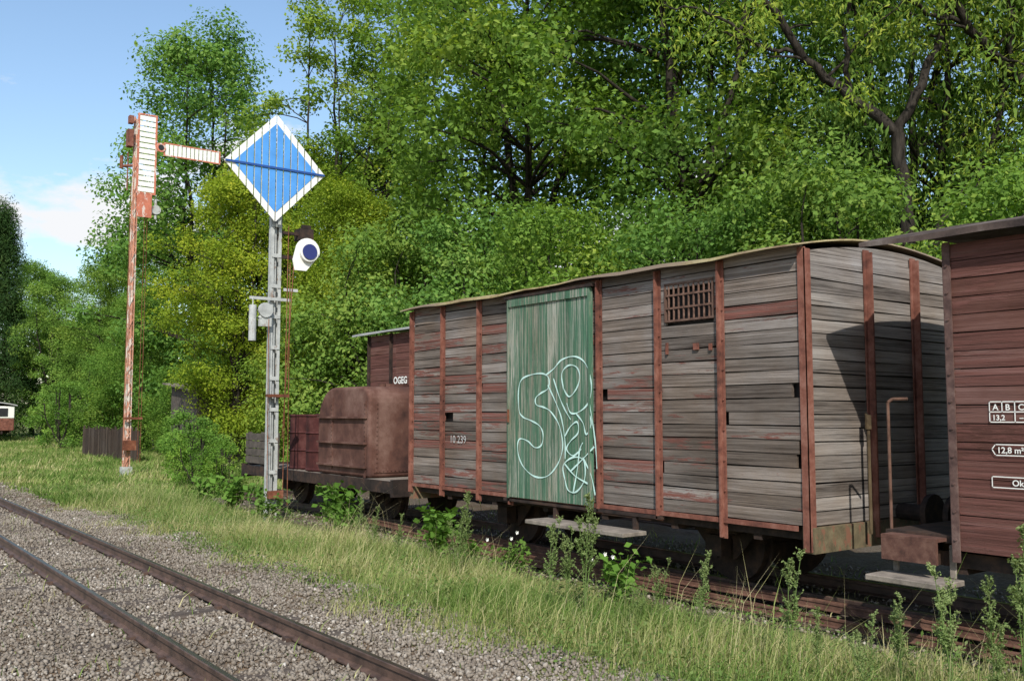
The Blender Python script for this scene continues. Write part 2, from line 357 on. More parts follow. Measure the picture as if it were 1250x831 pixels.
mb.box(X0-.010,X0+.03,a,a+w_,z0,z1);mb.box(X0-.010,X0+.03,b-w_,b,z0,z1);mb.box(X0-.010,X0+.03,a+w_,b-w_,z0,z0+w_);mb.box(X0-.010,X0+.03,a+w_,b-w_,z1-w_,z1)
wo=mb.done('window',rust('window_frame_rust',(.05,.03,.024),(.12,.07,.052),(.19,.13,.10),14),r)
mb=MB()
for i in range(9):
    y=a+.045+i*(b-a-.09)/8; mb.cyl((X0-.002,y,z0+w_),(X0-.002,y,z1-w_),.008,n=6)
mb.box(X0-.012,X0-.002,a+w_,b-w_,z0+.10,z0+.115);mb.box(X0-.012,X0-.002,a+w_,b-w_,z0+.20,z0+.215)
sub(mb.done('grille',rust('dull_bar_rust',(.05,.03,.024),(.14,.08,.058),(.22,.14,.11),20),None),wo)
for bx in ((4.82,4.87,1.81,1.86),(5.135,5.155,1.79,1.88),(4.69,4.715,1.80,1.85)):
    mb=MB(); mb.box(X0-.02,X0-.006,*bx); mb.done('latch',M['post'],r)
# door
DY0,DY1,DZ0,DZ1=6.0,7.15,.555,2.405
mb=MB(); random.seed(5); n=8
for i in range(n):
    y0=DY0+.012+(DY1-DY0-.024)*i/n; y1=DY0+.012+(DY1-DY0-.024)*(i+1)/n
    d=random.uniform(-.002,.002); mb.box(X0-.062+d,X0-.04+d,y0+.002,y1-.002,DZ0,DZ1-.01,0,random.uniform(.2,.9),random.uniform(.4,.95))
mb.box(X0-.075,X0-.036,DY0-.012,DY0+.011,DZ0-.01,DZ1,0,.3,.8);mb.box(X0-.075,X0-.036,DY1-.011,DY1+.012,DZ0-.01,DZ1,0,.3,.8)
mb.box(X0-.078,X0-.0645,DY0+.012,DY1-.012,DZ1-.07,DZ1+.003,0,.6,.7);mb.box(X0-.036,X0-.02,DY0,DY1,DZ0+.02,DZ1-.02,0,.3,.9)
door=mb.done('door',M['green'],r,label='faded green peeling sliding door with white graffiti')
mb=MB(); mb.box(X0-.085,X0-.02,DY0-.05,DY1+.05,DZ1+.006,DZ1+.03); mb.done('door_track',M['darksteel'],r)
mb=MB(); mb.box(X0-.05,X0-.005,5.2,DY1+.1,ZS-.065,ZS-.04); mb.done('door_track',M['darksteel'],r)
mb=MB(); mb.box(X0-.09,X0-.0765,DY1-.03,DY1-.012,1.25,1.37); sub(mb.done('handle',M['rust'],None),door)
def unp(px,py,x=X0-.066):
    t=math.radians(4.45); vx=(px-625)/1150; vy=(415.5-py)/1150
    f=math.cos(t)-vy*math.sin(t); u=math.sin(t)+vy*math.cos(t)
    sx,cx=.601,.799; wx=vx*cx+f*sx; wy=-vx*sx+f*cx; k=x/wx
    return wy*k,CAMZ+u*k
def stroke(mb,pts,w,x=X0-.067):
    P=[Vector((unp(a,b)[0],unp(a,b)[1])) for a,b in pts]
    Q=[]
    for i in range(len(P)-1):
        p0=P[max(i-1,0)];p1=P[i];p2=P[i+1];p3=P[min(i+2,len(P)-1)]
        for k in range(6):
            t=k/6; Q.append(.5*((2*p1)+(p2-p0)*t+(2*p0-5*p1+4*p2-p3)*t*t+(3*p1-p0-3*p2+p3)*t**3))
    Q.append(P[-1]); vs=[];L=len(Q)
    for i,q in enumerate(Q):
        d=(Q[min(i+1,L-1)]-Q[max(i-1,0)]).normalized(); nn=Vector((-d.y,d.x))*w*(.8+.35*math.sin(i*.7))
        for s in(-1,1): vs.append((x,q.x+nn.x*s,q.y+nn.y*s))
    mb.add(vs,[(2*i,2*i+1,2*i+3,2*i+2) for i in range(L-1)])
mb=MB()
ST=[[(640,510),(634,502),(633,478),(637,463),(650,457),(663,456),(670,462),(669,474),(660,480),(654,486),(655,494),(664,497),(673,503),(683,520),(687,545),(681,566),(668,581),(652,581),(638,568),(632,550),(634,536),(644,538),(653,546),(661,543),(663,530),(659,520),(650,514),(640,510)],
[(666,458),(676,450),(686,439),(702,435),(715,444),(722,468),(719,490),(708,502),(697,504),(692,492)],
[(669,470),(679,492),(686,512),(690,540),(690,560)],[(688,474),(686,456),(694,446),(704,448),(708,460),(704,474),(695,484),(688,474)],
[(718,484),(722,505),(727,540),(729,572)],[(676,462),(683,484),(690,500),(697,512)],
[(690,532),(697,520),(705,515),(706,528),(697,538),(692,548),(700,556),(710,548)],[(704,505),(712,516),(716,530),(722,518),(720,505)],
[(690,585),(688,568),(700,558),(713,562),(714,585),(704,600),(694,598),(690,585)],[(712,558),(722,580),(727,604)],[(697,575),(712,560),(726,545)],[(700,602),(705,575),(708,550),(712,540)],[(690,566),(702,580),(718,590)]]
for i,s in enumerate(ST): stroke(mb,s,.0075,X0-.067-.0004*i)
sub(mb.done('graffiti',M['graf'],None),door)
mb=MB(); mb.box(5.12,5.38,5.38,6.62,.37,.405); 
mb.done('step_board',M['oldwood'],r,bevel=.005)
for y in(5.5,6.5):
    mb=MB(); mb.box(5.36,5.39,y-.02,y+.02,.406,.52); mb.done('step_bracket',M['darksteel'],r)
mb=MB(); mb.path([(5.95,YA-.10,.5),(5.95,YA-.10,1.28),(5.99,YA-.06,1.33)],.012,8); mb.cyl((5.95,YA-.1,1.22),(5.95,YA-.1,1.32),.022,n=10); mb.done('brake_pipe',rust('olive_rust',(.03,.022,.014),(.08,.055,.03),(.13,.10,.055),8),r)
mb=MB(); mb.cyl((XC,YA-.25,.62),(XC,YA-.02,.62),.06,n=12); mb.cyl((XC,YA-.29,.62),(XC,YA-.25,.62),.14,n=18); mb.done('buffer',M['darksteel'],r)
def text(s,x,y,z,size,mat,name,parent,label=None,bold=.0):
    cu=bpy.data.curves.new(name,'FONT'); cu.body=s; cu.size=size; cu.offset=bold; cu.resolution_u=3
    t=bpy.data.objects.new('tmp',cu); COL.objects.link(t); bpy.context.view_layer.update()
    me=bpy.data.meshes.new_from_object(t.evaluated_get(bpy.context.evaluated_depsgraph_get())); bpy.data.objects.remove(t)
    off=Vector(parent.location)
    for v in me.vertices: v.co=Vector((x,y-v.co.x,z+v.co.y))-off
    me.materials.clear(); me.materials.append(mat); o=bpy.data.objects.new(name,me); return link(o,parent,label)
faint=flat('faded_lettering',(.44,.42,.40),.3,20)
text('10 239',X0-.012,8.24,1.03,.11,faint,'lettering',r)

# ---- brown boxcar with brake platform
YB2=2.885; YA2=-2.4; ZT=2.33
r2=root('boxcar',(XC,.2,0),'brown painted plank boxcar with brake platform and white lettering','railway wagon')
e2=[YA2,-1.2,0,.9,1.9,YB2]
for pl,sd in((X0,51),(X0+W-.025,52)):
    mb=MB(); boards(mb,'Y',pl,.025,list(zip(e2[:-1],e2[1:])),.53,ZT,17,(),0,sd,gap=.003,jit=.6); mb.done('side_wall',M['brownwood'],r2)
bw2=wood_weathered('brown_end_siding',(1.6,14,60),base=((.06,.028,.022),(.12,.06,.05),(.19,.11,.095)),paint=(.15,.065,.053),pmin=.50)
arc2=[(x,ZT+(z-ZE)) for x,z in arc]
for pl,sd in((YB2-.025,53),(YA2,54)):
    mb=MB(); boards(mb,'X',pl,.025,[(X0+.03,X0+W-.03)],.53,ZT,17,(),0,sd); mb.prism([(X0+.03,ZT)]+arc2[1:-1]+[(X0+W-.03,ZT)],'Y',pl+.006,pl+.02); mb.done('end_wall',bw2,r2)
mb=MB(); mb.box(X0+.045,X0+W-.045,YA2+.045,YB2-.045,.54,ZT-.02); mb.done('inner_shade_box',M['inner'],r2)  # black filler box painting the shade seen through board gaps
mb=MB(); mb.box(X0-.016,X0-.0055,YB2-.032,YB2+.012,.47,ZT+.01); mb.box(X0-.014,X0+.04,YB2+.006,YB2+.016,.47,ZT)
for z in np.arange(.6,2.3,.16): mb.cyl((X0-.016,YB2-.01,z),(X0-.024,YB2-.01,z),.008,n=6)
mb.done('corner_post',rust('brown_post',(.05,.03,.027),(.11,.065,.055),(.19,.13,.11),12),r2)
for y in(1.9,.9,0):
    mb=MB(); tpost(mb,y,.47,ZT); mb.done('post',M['brownwood'],r2)
mb=MB(); arch_roof(mb,X0-.12,X0+W+.12,YA2-.1,3.38,ZT+.025,.17,.03,0,16,.02); mb.done('roof',M['roofdark'],r2)
mb=MB(); mb.box(X0+.02,X0+W-.02,YB2+.02,3.34,.57,.615); mb.box(X0,X0+W,3.28,3.36,.43,.566); mb.done('platform',M['darksteel'],r2)
mb=MB(); mb.path([(5.47,3.33,.6),(5.47,3.33,1.40),(5.49,3.31,1.42),(5.53,3.23,1.42)],.010,8); mb.done('handrail',rust('dull_handrail',(.05,.028,.02),(.12,.065,.045),(.19,.115,.085),12),r2)
mb=MB(); mb.box(5.18,5.44,2.86,3.34,.33,.365); mb.box(5.42,5.435,2.9,2.94,.366,.56); mb.box(5.42,5.435,3.26,3.30,.366,.566); mb.done('step_board',M['oldwood'],r2,bevel=.005)
mb=MB(); mb.box(5.3,5.42,2.95,3.3,.58,.60); mb.box(5.3,5.32,2.95,3.3,.45,.579); mb.done('step_frame',rust('step_rust',(.04,.022,.018),(.10,.048,.036),(.17,.095,.07),12),r2)
mb=MB(); mb.cyl((XC,3.36,.62),(XC,3.42,.62),.06,n=12); mb.cyl((XC,3.42,.62),(XC,3.46,.62),.14,n=18); mb.done('buffer',M['darksteel'],r2)
running_gear(r2,XC,YA2,YB2+.4,.52,(-1.1,1.5),W)
xf=X0-.009
def line(mb,y0,z0,y1,z1,w=.0028):
    a=Vector((y0,z0));b=Vector((y1,z1)); d=(b-a).normalized(); n=Vector((-d.y,d.x))*w; a-=d*w;b+=d*w
    mb.add([(xf,a.x+n.x,a.y+n.y),(xf,b.x+n.x,b.y+n.y),(xf,b.x-n.x,b.y-n.y),(xf,a.x-n.x,a.y-n.y)],[(0,1,2,3)])
mb=MB(); ty=2.655
for z in(1.395,1.338,1.281): line(mb,ty,z,ty-.24,z)
line(mb,ty,1.395,ty,1.281); line(mb,ty-.07,1.395,ty-.07,1.338); line(mb,ty-.14,1.395,ty-.14,1.281); line(mb,ty-.21,1.395,ty-.21,1.338)
hx=[(2.65,1.128),(2.63,1.155),(2.43,1.155),(2.405,1.128),(2.43,1.095),(2.63,1.095)]
for i in range(6): line(mb,*hx[i],*hx[(i+1)%6])
for a,b in(((2.655,.975),(2.40,.975)),((2.655,.915),(2.40,.915)),((2.655,.975),(2.655,.915))): line(mb,*a,*b)
mb.done('lettering_frame',M['lettering'],r2)
for s,yy,zz,sz in(('A',ty-.018,1.348,.048),('B',ty-.088,1.348,.048),('C',ty-.158,1.348,.048),('13,2',ty-.014,1.292,.042),('–',ty-.165,1.292,.042),('12,8 m²',2.622,1.108,.048),('Oks',2.545,.928,.048)):
    text(s,xf-.001,yy,zz,sz,M['lettering'],'lettering',r2,bold=.0008)

# ---- flat wagon carrying the tank
r3=root('flat_wagon',(XC,12,0),'low flat wagon on the siding with dark wooden deck','railway wagon')
mb=MB(); yy=9.75
random.seed(3)
while yy<14.3:
    mb.box(5.55+random.uniform(-.02,.02),7.35,yy+.004,yy+.146,.5,.535+random.uniform(-.005,.005),tone=random.random()); yy+=.15
mb.done('deck',M['oldwood'],r3)
mb=MB(); mb.box(5.52,5.549,9.7,14.3,.40,.54); mb.box(7.351,7.38,9.7,14.3,.40,.54); mb.box(5.52,7.38,14.301,14.36,.36,.56); mb.box(5.52,7.38,9.64,9.699,.36,.56); mb.done('side_sill',M['darksteel'],r3)
running_gear(r3,XC,9.7,14.3,.495,(10.6,13.3),1.85)
mb=MB(); random.seed(2)
for k in range(4):
    z=.58+k*.115; mb.box(5.54,5.57,13.1,14.25,z,z+.105,tone=random.random())
for y in(13.15,13.7,14.2): mb.box(5.571,5.61,y-.03,y+.03,.54,1.05)
mb.done('side_board',M['shedwood'],r3)
# tank
rt=root('tank',(6.3,11,.54),'rusty riveted steel tank box with rounded shoulders on wagon','tank')
tx0,tx1,ty0,ty1,tz0,tz1=5.56,7.1,10.3,11.74,.545,1.67
rr=.45; prof=[(ty0,tz0),(ty1-.06,tz0),(ty1,tz0+.06)]
for k in range(9): t=k/8*math.pi/2; prof.append((ty1-rr+rr*math.cos(t),tz1-rr+rr*math.sin(t)))
rs=.20
for k in range(7): t=math.pi/2+k/6*math.pi/2; prof.append((ty0+rs+rs*math.cos(t),tz1-rs+rs*math.sin(t)))
mb=MB(); mb.prism(prof,'X',tx0,tx1)
o=mb.done('shell',M['tank'],rt,bevel=.06); o.modifiers[0].segments=4
mb=MB()
for z in(.66,.95,1.27): mb.box(tx0-.045,tx0-.003,ty0+.05,ty1-.06,z,z+.024)
mb.box(tx0-.012,tx0-.002,ty0+.07,ty0+.11,tz0,tz1-.18); mb.box(tx0+.07,tx1-.02,ty0-.012,ty0-.003,tz0+.06,tz0+.11);mb.box(tx0+.08,tx0+.12,ty0-.012,ty0-.003,tz0+.111,tz1-.2)
mb.box(tx0-.012,tx0-.002,ty1-.46,ty1-.42,tz0+.07,tz1-.14)
mb.done('ribs',M['tank'],rt)
mb=MB()
for z in np.arange(tz0+.08,tz1-.2,.055):
    mb.cyl((tx0+.10,ty0-.012,z),(tx0+.10,ty0-.022,z),.009,n=6); mb.cyl((tx0-.012,ty0+.09,z),(tx0-.022,ty0+.09,z),.009,n=6); mb.cyl((tx0-.012,ty1-.44,z),(tx0-.022,ty1-.44,z),.009,n=6)
for x in np.arange(tx0+.14,tx1,.055): mb.cyl((x,ty0-.012,tz0+.085),(x,ty0-.022,tz0+.085),.009,n=6)
mb.done('rivets',M['tank'],rt,kind='stuff')
mb=MB(); mb.cyl((6.3,11.0,tz1+.001),(6.3,11.0,tz1+.05),.2,n=20); mb.cyl((5.9,10.6,tz1+.001),(5.9,10.6,tz1+.04),.05,n=12); mb.done('filler_lid',M['tank'],rt)
M['drum']=rust('dark_red_drum',(.025,.009,.009),(.06,.018,.016),(.12,.048,.042),5)
def drum(x,y,label):
    rd=root('oil_drum',(x,y,.54),label,'drum','dark red drums on the flat wagon'); mb=MB(); z=.54
    prof=[(.25,0),(.265,.02),(.25,.04),(.25,.25),(.265,.27),(.25,.29),(.25,.50),(.265,.52),(.25,.54),(.25,.74),(.265,.76),(.25,.78)]
    for (a,b),(c,d) in zip(prof[:-1],prof[1:]): mb.cyl((x,y,z+b),(x,y,z+d),a,c,20,cap=False)
    mb.cyl((x,y,z+.76),(x,y,z+.765),.245,n=20)
    mb.done('body',M['drum'],rd); mb=MB(); mb.cyl((x+.12,y-.1,z+.766),(x+.12,y-.1,z+.79),.035,n=10); mb.done('cap',M['darksteel'],rd)
drum(5.86,12.15,'dark red ribbed steel drum standing on flat wagon'); drum(5.89,12.78,'dark red ribbed steel drum standing on flat wagon'); drum(6.45,12.4,'dark red ribbed steel drum standing on flat wagon')

# ---- rear brown wagon
r4=root('boxcar',(9.4,13,0),'dark brown boxcar with grey roof and OGEG lettering','railway wagon')
e4=[10.0,11.4,12.6,13.8,14.6,15.6]
for pl,sd in((8.4,61),(10.375,62)):
    mb=MB(); boards(mb,'Y',pl,.025,list(zip(e4[:-1],e4[1:])),.6,2.76,18,(),0,sd,gap=.003); mb.done('side_wall',M['brownwood'],r4)
for pl,sd in((10.0,63),(15.575,64)):
    mb=MB(); boards(mb,'X',pl,.025,[(8.43,10.37)],.6,2.76,18,(),0,sd); mb.done('end_wall',bw2,r4)
mb=MB(); mb.box(8.44,10.36,10.05,15.55,.62,2.74); mb.done('inner_shade_box',M['inner'],r4)  # solid dark box added in place of a shaded hollow body
for y in(15.57,14.75,13.8,12.6):
    mb=MB(); tpost(mb,y,.5,2.77,x=8.4); mb.done('post',M['darksteel'],r4)
mb=MB(); arch_roof(mb,8.25,10.55,9.85,16.0,2.775,.14,.03,0,10,.01); mb.done('roof',M['roofgrey'],r4)
running_gear(r4,9.4,10,15.6,.59,(11.3,14.3),2.0)
text('OGEG',8.388,14.66,1.86,.17,M['lettering'],'lettering',r4,bold=.005)
track('siding_track','second siding track half hidden behind the wagons',(9.02,9.78),7,24,.7,1.4,6,False)

# ------------------------------------------------------------ signals
rs=root('semaphore_signal',(6.0,22.7,GZ),'tall red and white railway semaphore with horizontal striped arm','railway signal')
def lattice(mb,x,y,z0,z1,w0,w1,m=0):
    for sx in(-1,1):
        for sy in(-1,1): mb.cyl((x+sx*w0,y+sy*w0,z0),(x+sx*w1,y+sy*w1,z1),.013,n=4,m=m)
    n=int((z1-z0)/.26)
    for i in range(n):
        ta=i/n;tb=(i+1)/n; wa=w0+(w1-w0)*ta; wb=w0+(w1-w0)*tb; za=z0+(z1-z0)*ta; zb=z0+(z1-z0)*tb; s=1 if i%2 else -1
        for q in(-1,1):
            mb.cyl((x-s*wa,y+q*wa,za),(x+s*wb,y+q*wb,zb),.008,n=4,m=m); mb.cyl((x+q*wa,y-s*wa,za),(x+q*wb,y+s*wb,zb),.008,n=4,m=m)
mb=MB(); lattice(mb,6,22.7,-.14,8.3,.06,.045); mb.cyl((6,22.7,-.14),(6,22.7,8.25),.046,.038,n=10)
mb.done('mast',flat('mast_red_paint',(.48,.23,.15),.35,3,.7,(.60,.54,.47),.51),rs)
mb=MB(); mb.box(5.89,6.11,22.59,22.81,-.14,.12); mb.done('foot',M['greymast'],rs)
def louvre(mb,x0,x1,z0,z1,y,vertical,n,f=.03):
    mb.box(x0,x1,y,y+.03,z0,z0+f,0);mb.box(x0,x1,y,y+.03,z1-f,z1,0);mb.box(x0,x0+f,y,y+.03,z0+f,z1-f,0);mb.box(x1-f,x1,y,y+.03,z0+f,z1-f,0)
    for i in range(n):
        if vertical:
            h=(z1-z0-2*f)/n; a=z0+f+i*h; mb.box(x0+f,x1-f,y+.004,y+.02,a+h*.10,a+h*.90,1)
        else:
            h=(x1-x0-2*f)/n; a=x0+f+i*h; mb.box(a+h*.10,a+h*.90,y+.004,y+.02,z0+f,z1-f,1)
mb=MB(); louvre(mb,5.98,6.42,6.45,8.36,22.5,True,14,.04); mb.box(6.0,6.34,22.5,22.53,5.9,6.447,0); mb.done('upright_arm',[M['redpaint'],M['white'],M['black']],rs)
mb=MB(); louvre(mb,6.57,7.93,7.42,7.74,22.46,False,13,.03); mb.box(6.42,6.57,22.46,22.49,7.5,7.7,0); mb.cyl((6.50,22.455,7.6),(6.50,22.44,7.6),.11,n=20,m=0); mb.cyl((6.50,22.439,7.6),(6.50,22.43,7.6),.065,n=20,m=2)
mb.done('horizontal_arm',[M['redpaint'],M['white'],M['black']],rs,label='horizontal semaphore arm with white slats and red edge')
mb=MB(); mb.box(5.78,5.9,22.55,22.75,7.55,7.95);mb.box(5.80,5.9,22.55,22.7,8.1,8.28); mb.cyl((5.8,22.6,6.5),(5.8,22.6,7.4),.015); mb.cyl((5.9,22.6,7.1),(5.66,22.6,7.05),.035); mb.done('lamp_box',M['post'],rs)
mb=MB(); mb.cyl((6.46,22.55,6.12),(6.46,22.75,6.12),.11,n=16); mb.cyl((6.46,22.6,5.9),(6.46,22.6,6.4),.03); mb.done('lamp',M['greymast'],rs)
mb=MB()
for dx in(-.13,.2,.26): mb.cyl((6+dx,22.55,.2),(6+dx,22.55,6.6),.006,n=5)
mb.cyl((5.66,22.6,7.3),(5.66,22.6,7.0),.04,n=8); mb.box(5.86,6.28,22.5,22.56,1.2,1.25); mb.box(5.88,6.16,22.5,22.6,.5,.72); mb.done('signal_wires',M['rust'],rs)

rd=root('distant_signal',(5.1,12.2,GZ),'blue and white diamond slatted shunting signal on grey mast','railway signal')
mb=MB()
for s in(-1,1):
    mb.box(5.1+s*.052-.020,5.1+s*.052+.020,12.15,12.16,-.14,4.05); mb.box(5.1+s*.052-.020,5.1+s*.052+.020,12.24,12.25,-.14,4.05); mb.box(5.1+s*.072-.004,5.1+s*.072+.004,12.161,12.239,-.14,4.05)
z=.1
while z<4: mb.box(5.035,5.165,12.138,12.149,z,z+.05) ; mb.box(5.035,5.165,12.251,12.262,z,z+.05); z+=.42
mb.cyl((5.1,12.2,-.14),(5.1,12.2,4.2),.02,n=10)
mb.done('mast',M['greymast'],rd)
mb=MB(); H=.725; cx,cz,y=5.02,4.67,12.03; ns=14; wS=2*H/ns
def dia(x0,x1,h):
    def zz(x): return max(0,h-abs(x-cx))
    xsx=[x0]+([cx] if x0<cx<x1 else [])+[x1]; up=[(x,cz+zz(x)*1.03) for x in xsx]; dn=[(x,cz-zz(x)*1.03) for x in reversed(xsx)]
    return up+dn
h2=H-.125
for i in range(ns):
    x0=cx-H+i*wS+.009; x1=x0+wS-.018
    mb.prism(dia(x0,x1,H),'Y',y,y+.015,0)
    a=max(x0,cx-h2+.001); b=min(x1,cx+h2-.001)
    if b>a: mb.prism(dia(a,b,h2),'Y',y-.006,y-.0005,1)
mb.done('diamond_board',[M['white'],M['blue']],rd,label='blue diamond board with white slatted border')
mb=MB(); mb.box(cx-H*.98,cx+H*.98,y-.022,y-.0075,cz-.018,cz+.01); mb.done('cross_bar',flat('dark_blue_bar',(.02,.07,.25)),rd)
mb=MB(); mb.box(cx-.5,cx+.5,y+.016,y+.03,cz+.2,cz+.22);mb.box(cx-.5,cx+.5,y+.016,y+.03,cz-.22,cz-.2); mb.box(5.08,5.12,y+.031,y+.06,3.9,5.2); mb.done('board_frame',M['greymast'],rd)
mb=MB(); lx,lz=5.52,3.56
pl=[(lx+.18*math.cos(t),lz+.02+.18*math.sin(t)) for t in np.linspace(-.3,math.pi*.9,14)]+[(lx-.22,lz-.12),(lx-.19,lz-.26),(lx-.02,lz-.26)]
mb.prism(pl,'Y',12.06,12.08); mb.cyl((lx,12.0,lz),(lx,12.06,lz),.135,n=24); mb.done('lamp_housing',M['white'],rd)
mb=MB(); mb.cyl((lx,11.985,lz),(lx,11.999,lz),.108,n=24); g=G('blue_glass',.15,.7); g.col((.01,.012,.12)); mb.done('lens',g.m,rd)
mb=MB(); mb.box(5.42,5.62,12.1,12.3,3.74,3.9); mb.box(5.45,5.58,12.1,12.14,3.901,3.95); mb.done('lamp_box',M['darksteel'],rd)
mb=MB(); mb.box(5.18,5.42,12.16,12.2,3.8,3.84); mb.done('bracket',M['darksteel'],rd)
mb=MB(); mb.box(5.18,5.5,12.12,12.16,3.45,3.5); mb.done('bracket',M['darksteel'],rd)
mb=MB(); mb.cyl((4.93,12.06,2.72),(4.93,12.1,2.72),.10,n=18); mb.cyl((4.85,12.1,2.6),(5.02,12.14,2.75),.03); mb.box(4.72,5.3,12.105,12.13,2.86,2.9); mb.box(4.85,5.02,12.08,12.13,2.5,2.62); mb.box(5.2,5.4,12.1,12.13,3.0,3.04); mb.done('pulley',M['greymast'],rd)
mb=MB(); mb.cyl((4.76,12.1,2.3),(4.76,12.1,2.78),.05,n=14); mb.cyl((4.76,12.1,2.78),(4.76,12.1,2.88),.008,n=5); mb.done('counterweight',M['greymast'],rd)
mb=MB()
for (a,b,c,d) in((5.22,5.24,.1,3.9),(5.29,5.27,.1,3.4),(5.0,4.98,.3,2.6),(5.20,5.33,1.0,3.5)): mb.cyl((a,12.08,c),(b,12.08,d),.006,n=5)
mb.box(4.98,5.28,12.05,12.13,1.55,1.59); mb.box(5.02,5.22,12.05,12.13,.2,.3); mb.done('signal_wires',M['rust'],rd)

# ------------------------------------------------------------ shed, fence, far vehicle
SX=1.0
rh=root('garden_shed',(9.6+SX,28.6,GZ),'small low dark wooden shed with rusty sheet roof','shed')
mb=MB(); random.seed(9)
for i in range(17):
    x=8.2+SX+i*.17; mb.box(x+.003,x+.167,27.5,27.53,-.14,1.95,tone=random.random())
for i in range(14):
    yv=27.54+i*.17; mb.box(8.2+SX,8.23+SX,yv+.003,yv+.167,-.14,2.0+.012*i,tone=random.random())
mb.done('wall',M['shedwood'],rh)
mb=MB(); a,b=8.0+SX,11.3+SX; mb.add([(a,27.3,1.97),(b,27.3,1.97),(b,30.2,2.25),(a,30.2,2.25),(a,27.3,2.01),(b,27.3,2.01),(b,30.2,2.29),(a,30.2,2.29)],[(0,1,2,3),(4,7,6,5),(0,4,5,1),(1,5,6,2),(2,6,7,3),(3,7,4,0)]); mb.done('roof',rust('shed_roof',(.06,.05,.042),(.18,.15,.125),(.30,.27,.235),3),rh)
mb=MB(); mb.box(9.1+SX,9.6+SX,27.47,27.495,.8,1.5); mb.done('window',M['inner'],rh)
mb=MB(); random.seed(4); yv=27.9
while yv<34.6:
    h=.88+random.uniform(-.07,.07); mb.box(7.7,7.72,yv+.004,yv+.13,-.12,h,R=Matrix.Rotation(random.uniform(-.03,.03),3,'X'),tone=random.random()); yv+=.14
mb.box(7.722,7.77,27.9,34.6,.2,.27);mb.box(7.722,7.77,27.9,34.6,.7,.77)
mb.done('plank_fence',wood_weathered('fence_wood',(14,60,1.6),base=((.02,.015,.012),(.06,.045,.036),(.12,.10,.08)),pmin=2),None,loc=(7.7,31,GZ),label='dark weathered vertical plank garden fence',cat='fence')
rv=root('railway_coach',(7.35,56,0),'small red and white railway wagon standing far off beyond the lawn','railway wagon')
mb=MB(); mb.box(6.3,8.4,52,60,.5,1.1,0); mb.box(6.3,8.4,52,60,1.101,1.7,1); mb.done('body',[M['post'],M['white']],rv,bevel=.03)
mb=MB(); arch_roof(mb,6.2,8.5,51.9,60.1,1.71,.16,.05); mb.done('roof',M['roofgrey'],rv)
mb=MB()
for k in range(7): mb.box(6.28,6.299,52.5+k*1.05,53.2+k*1.05,1.2,1.6)
mb.box(6.6,7.2,51.98,51.999,1.2,1.6);mb.box(7.5,8.1,51.98,51.999,1.2,1.6)
mb.done('windows',M['black'],rv)
running_gear(rv,7.35,52,60,.5,(53.5,58.5),2.0)

# ------------------------------------------------------------ vegetation
def leaves(C,N,size,asp=.55,hang=0,tone=.5,r=rng):
    n=len(C); nr=N+r.normal(0,.45,(n,3)); nr/=np.linalg.norm(nr,axis=1)[:,None]+1e-9
    a=np.cross(nr,r.normal(0,1,(n,3)));
    if hang: a=a*(1-hang)+np.array([0,0,-1.0])*hang
    a/=np.linalg.norm(a,axis=1)[:,None]+1e-9; b=np.cross(nr,a); b/=np.linalg.norm(b,axis=1)[:,None]+1e-9
    L=size*r.uniform(.55,1.3,n)[:,None]*.5; a=a*L; b=b*L*asp
    fold=nr*L*.15
    V=np.stack([C-a,C+b*1+fold-a*.1,C+a,C-b+fold-a*.1],1).reshape(-1,3); F=np.arange(4*n).reshape(-1,4)
    return V,F,np.repeat(tone,4) if isinstance(tone,np.ndarray) else np.full(4*n,tone)
def tubes(paths):
    V=[];F=[];o=0
    for pts,rad in paths:
        pts=np.asarray(pts,float); n=len(pts); k=7
        d=np.gradient(pts,axis=0); d/=np.linalg.norm(d,axis=1)[:,None]+1e-9
        ref=np.array([.3,.9,.1]); a=np.cross(d,ref); a/=np.linalg.norm(a,axis=1)[:,None]+1e-9; b=np.cross(d,a)
        th=np.arange(k)/k*2*np.pi
        ring=pts[:,None,:]+np.asarray(rad)[:,None,None]*(a[:,None,:]*np.cos(th)[None,:,None]+b[:,None,:]*np.sin(th)[None,:,None])
        V.append(ring.reshape(-1,3))
        i=np.arange(n-1)[:,None]*k; j=np.arange(k)[None,:]; j2=(j+1)%k
        F.append((np.stack([i+j,i+j2,i+k+j2,i+k+j],-1)+o).reshape(-1,4)); o+=n*k
    return np.concatenate(V),np.concatenate(F)
def clump(c,rc,n,r,hang,i,size_sq):
    g_=r.normal(0,1,(n,3)); g_/=np.linalg.norm(g_,axis=1)[:,None]
    rad_=rc*(r.uniform(0,1,n)**.42)[:,None]*(1+.3*np.sin(g_[:,:1]*4+i)*np.cos(g_[:,1:2]*5+i)); pts=c+g_*rad_*size_sq
    return pts,g_,rad_
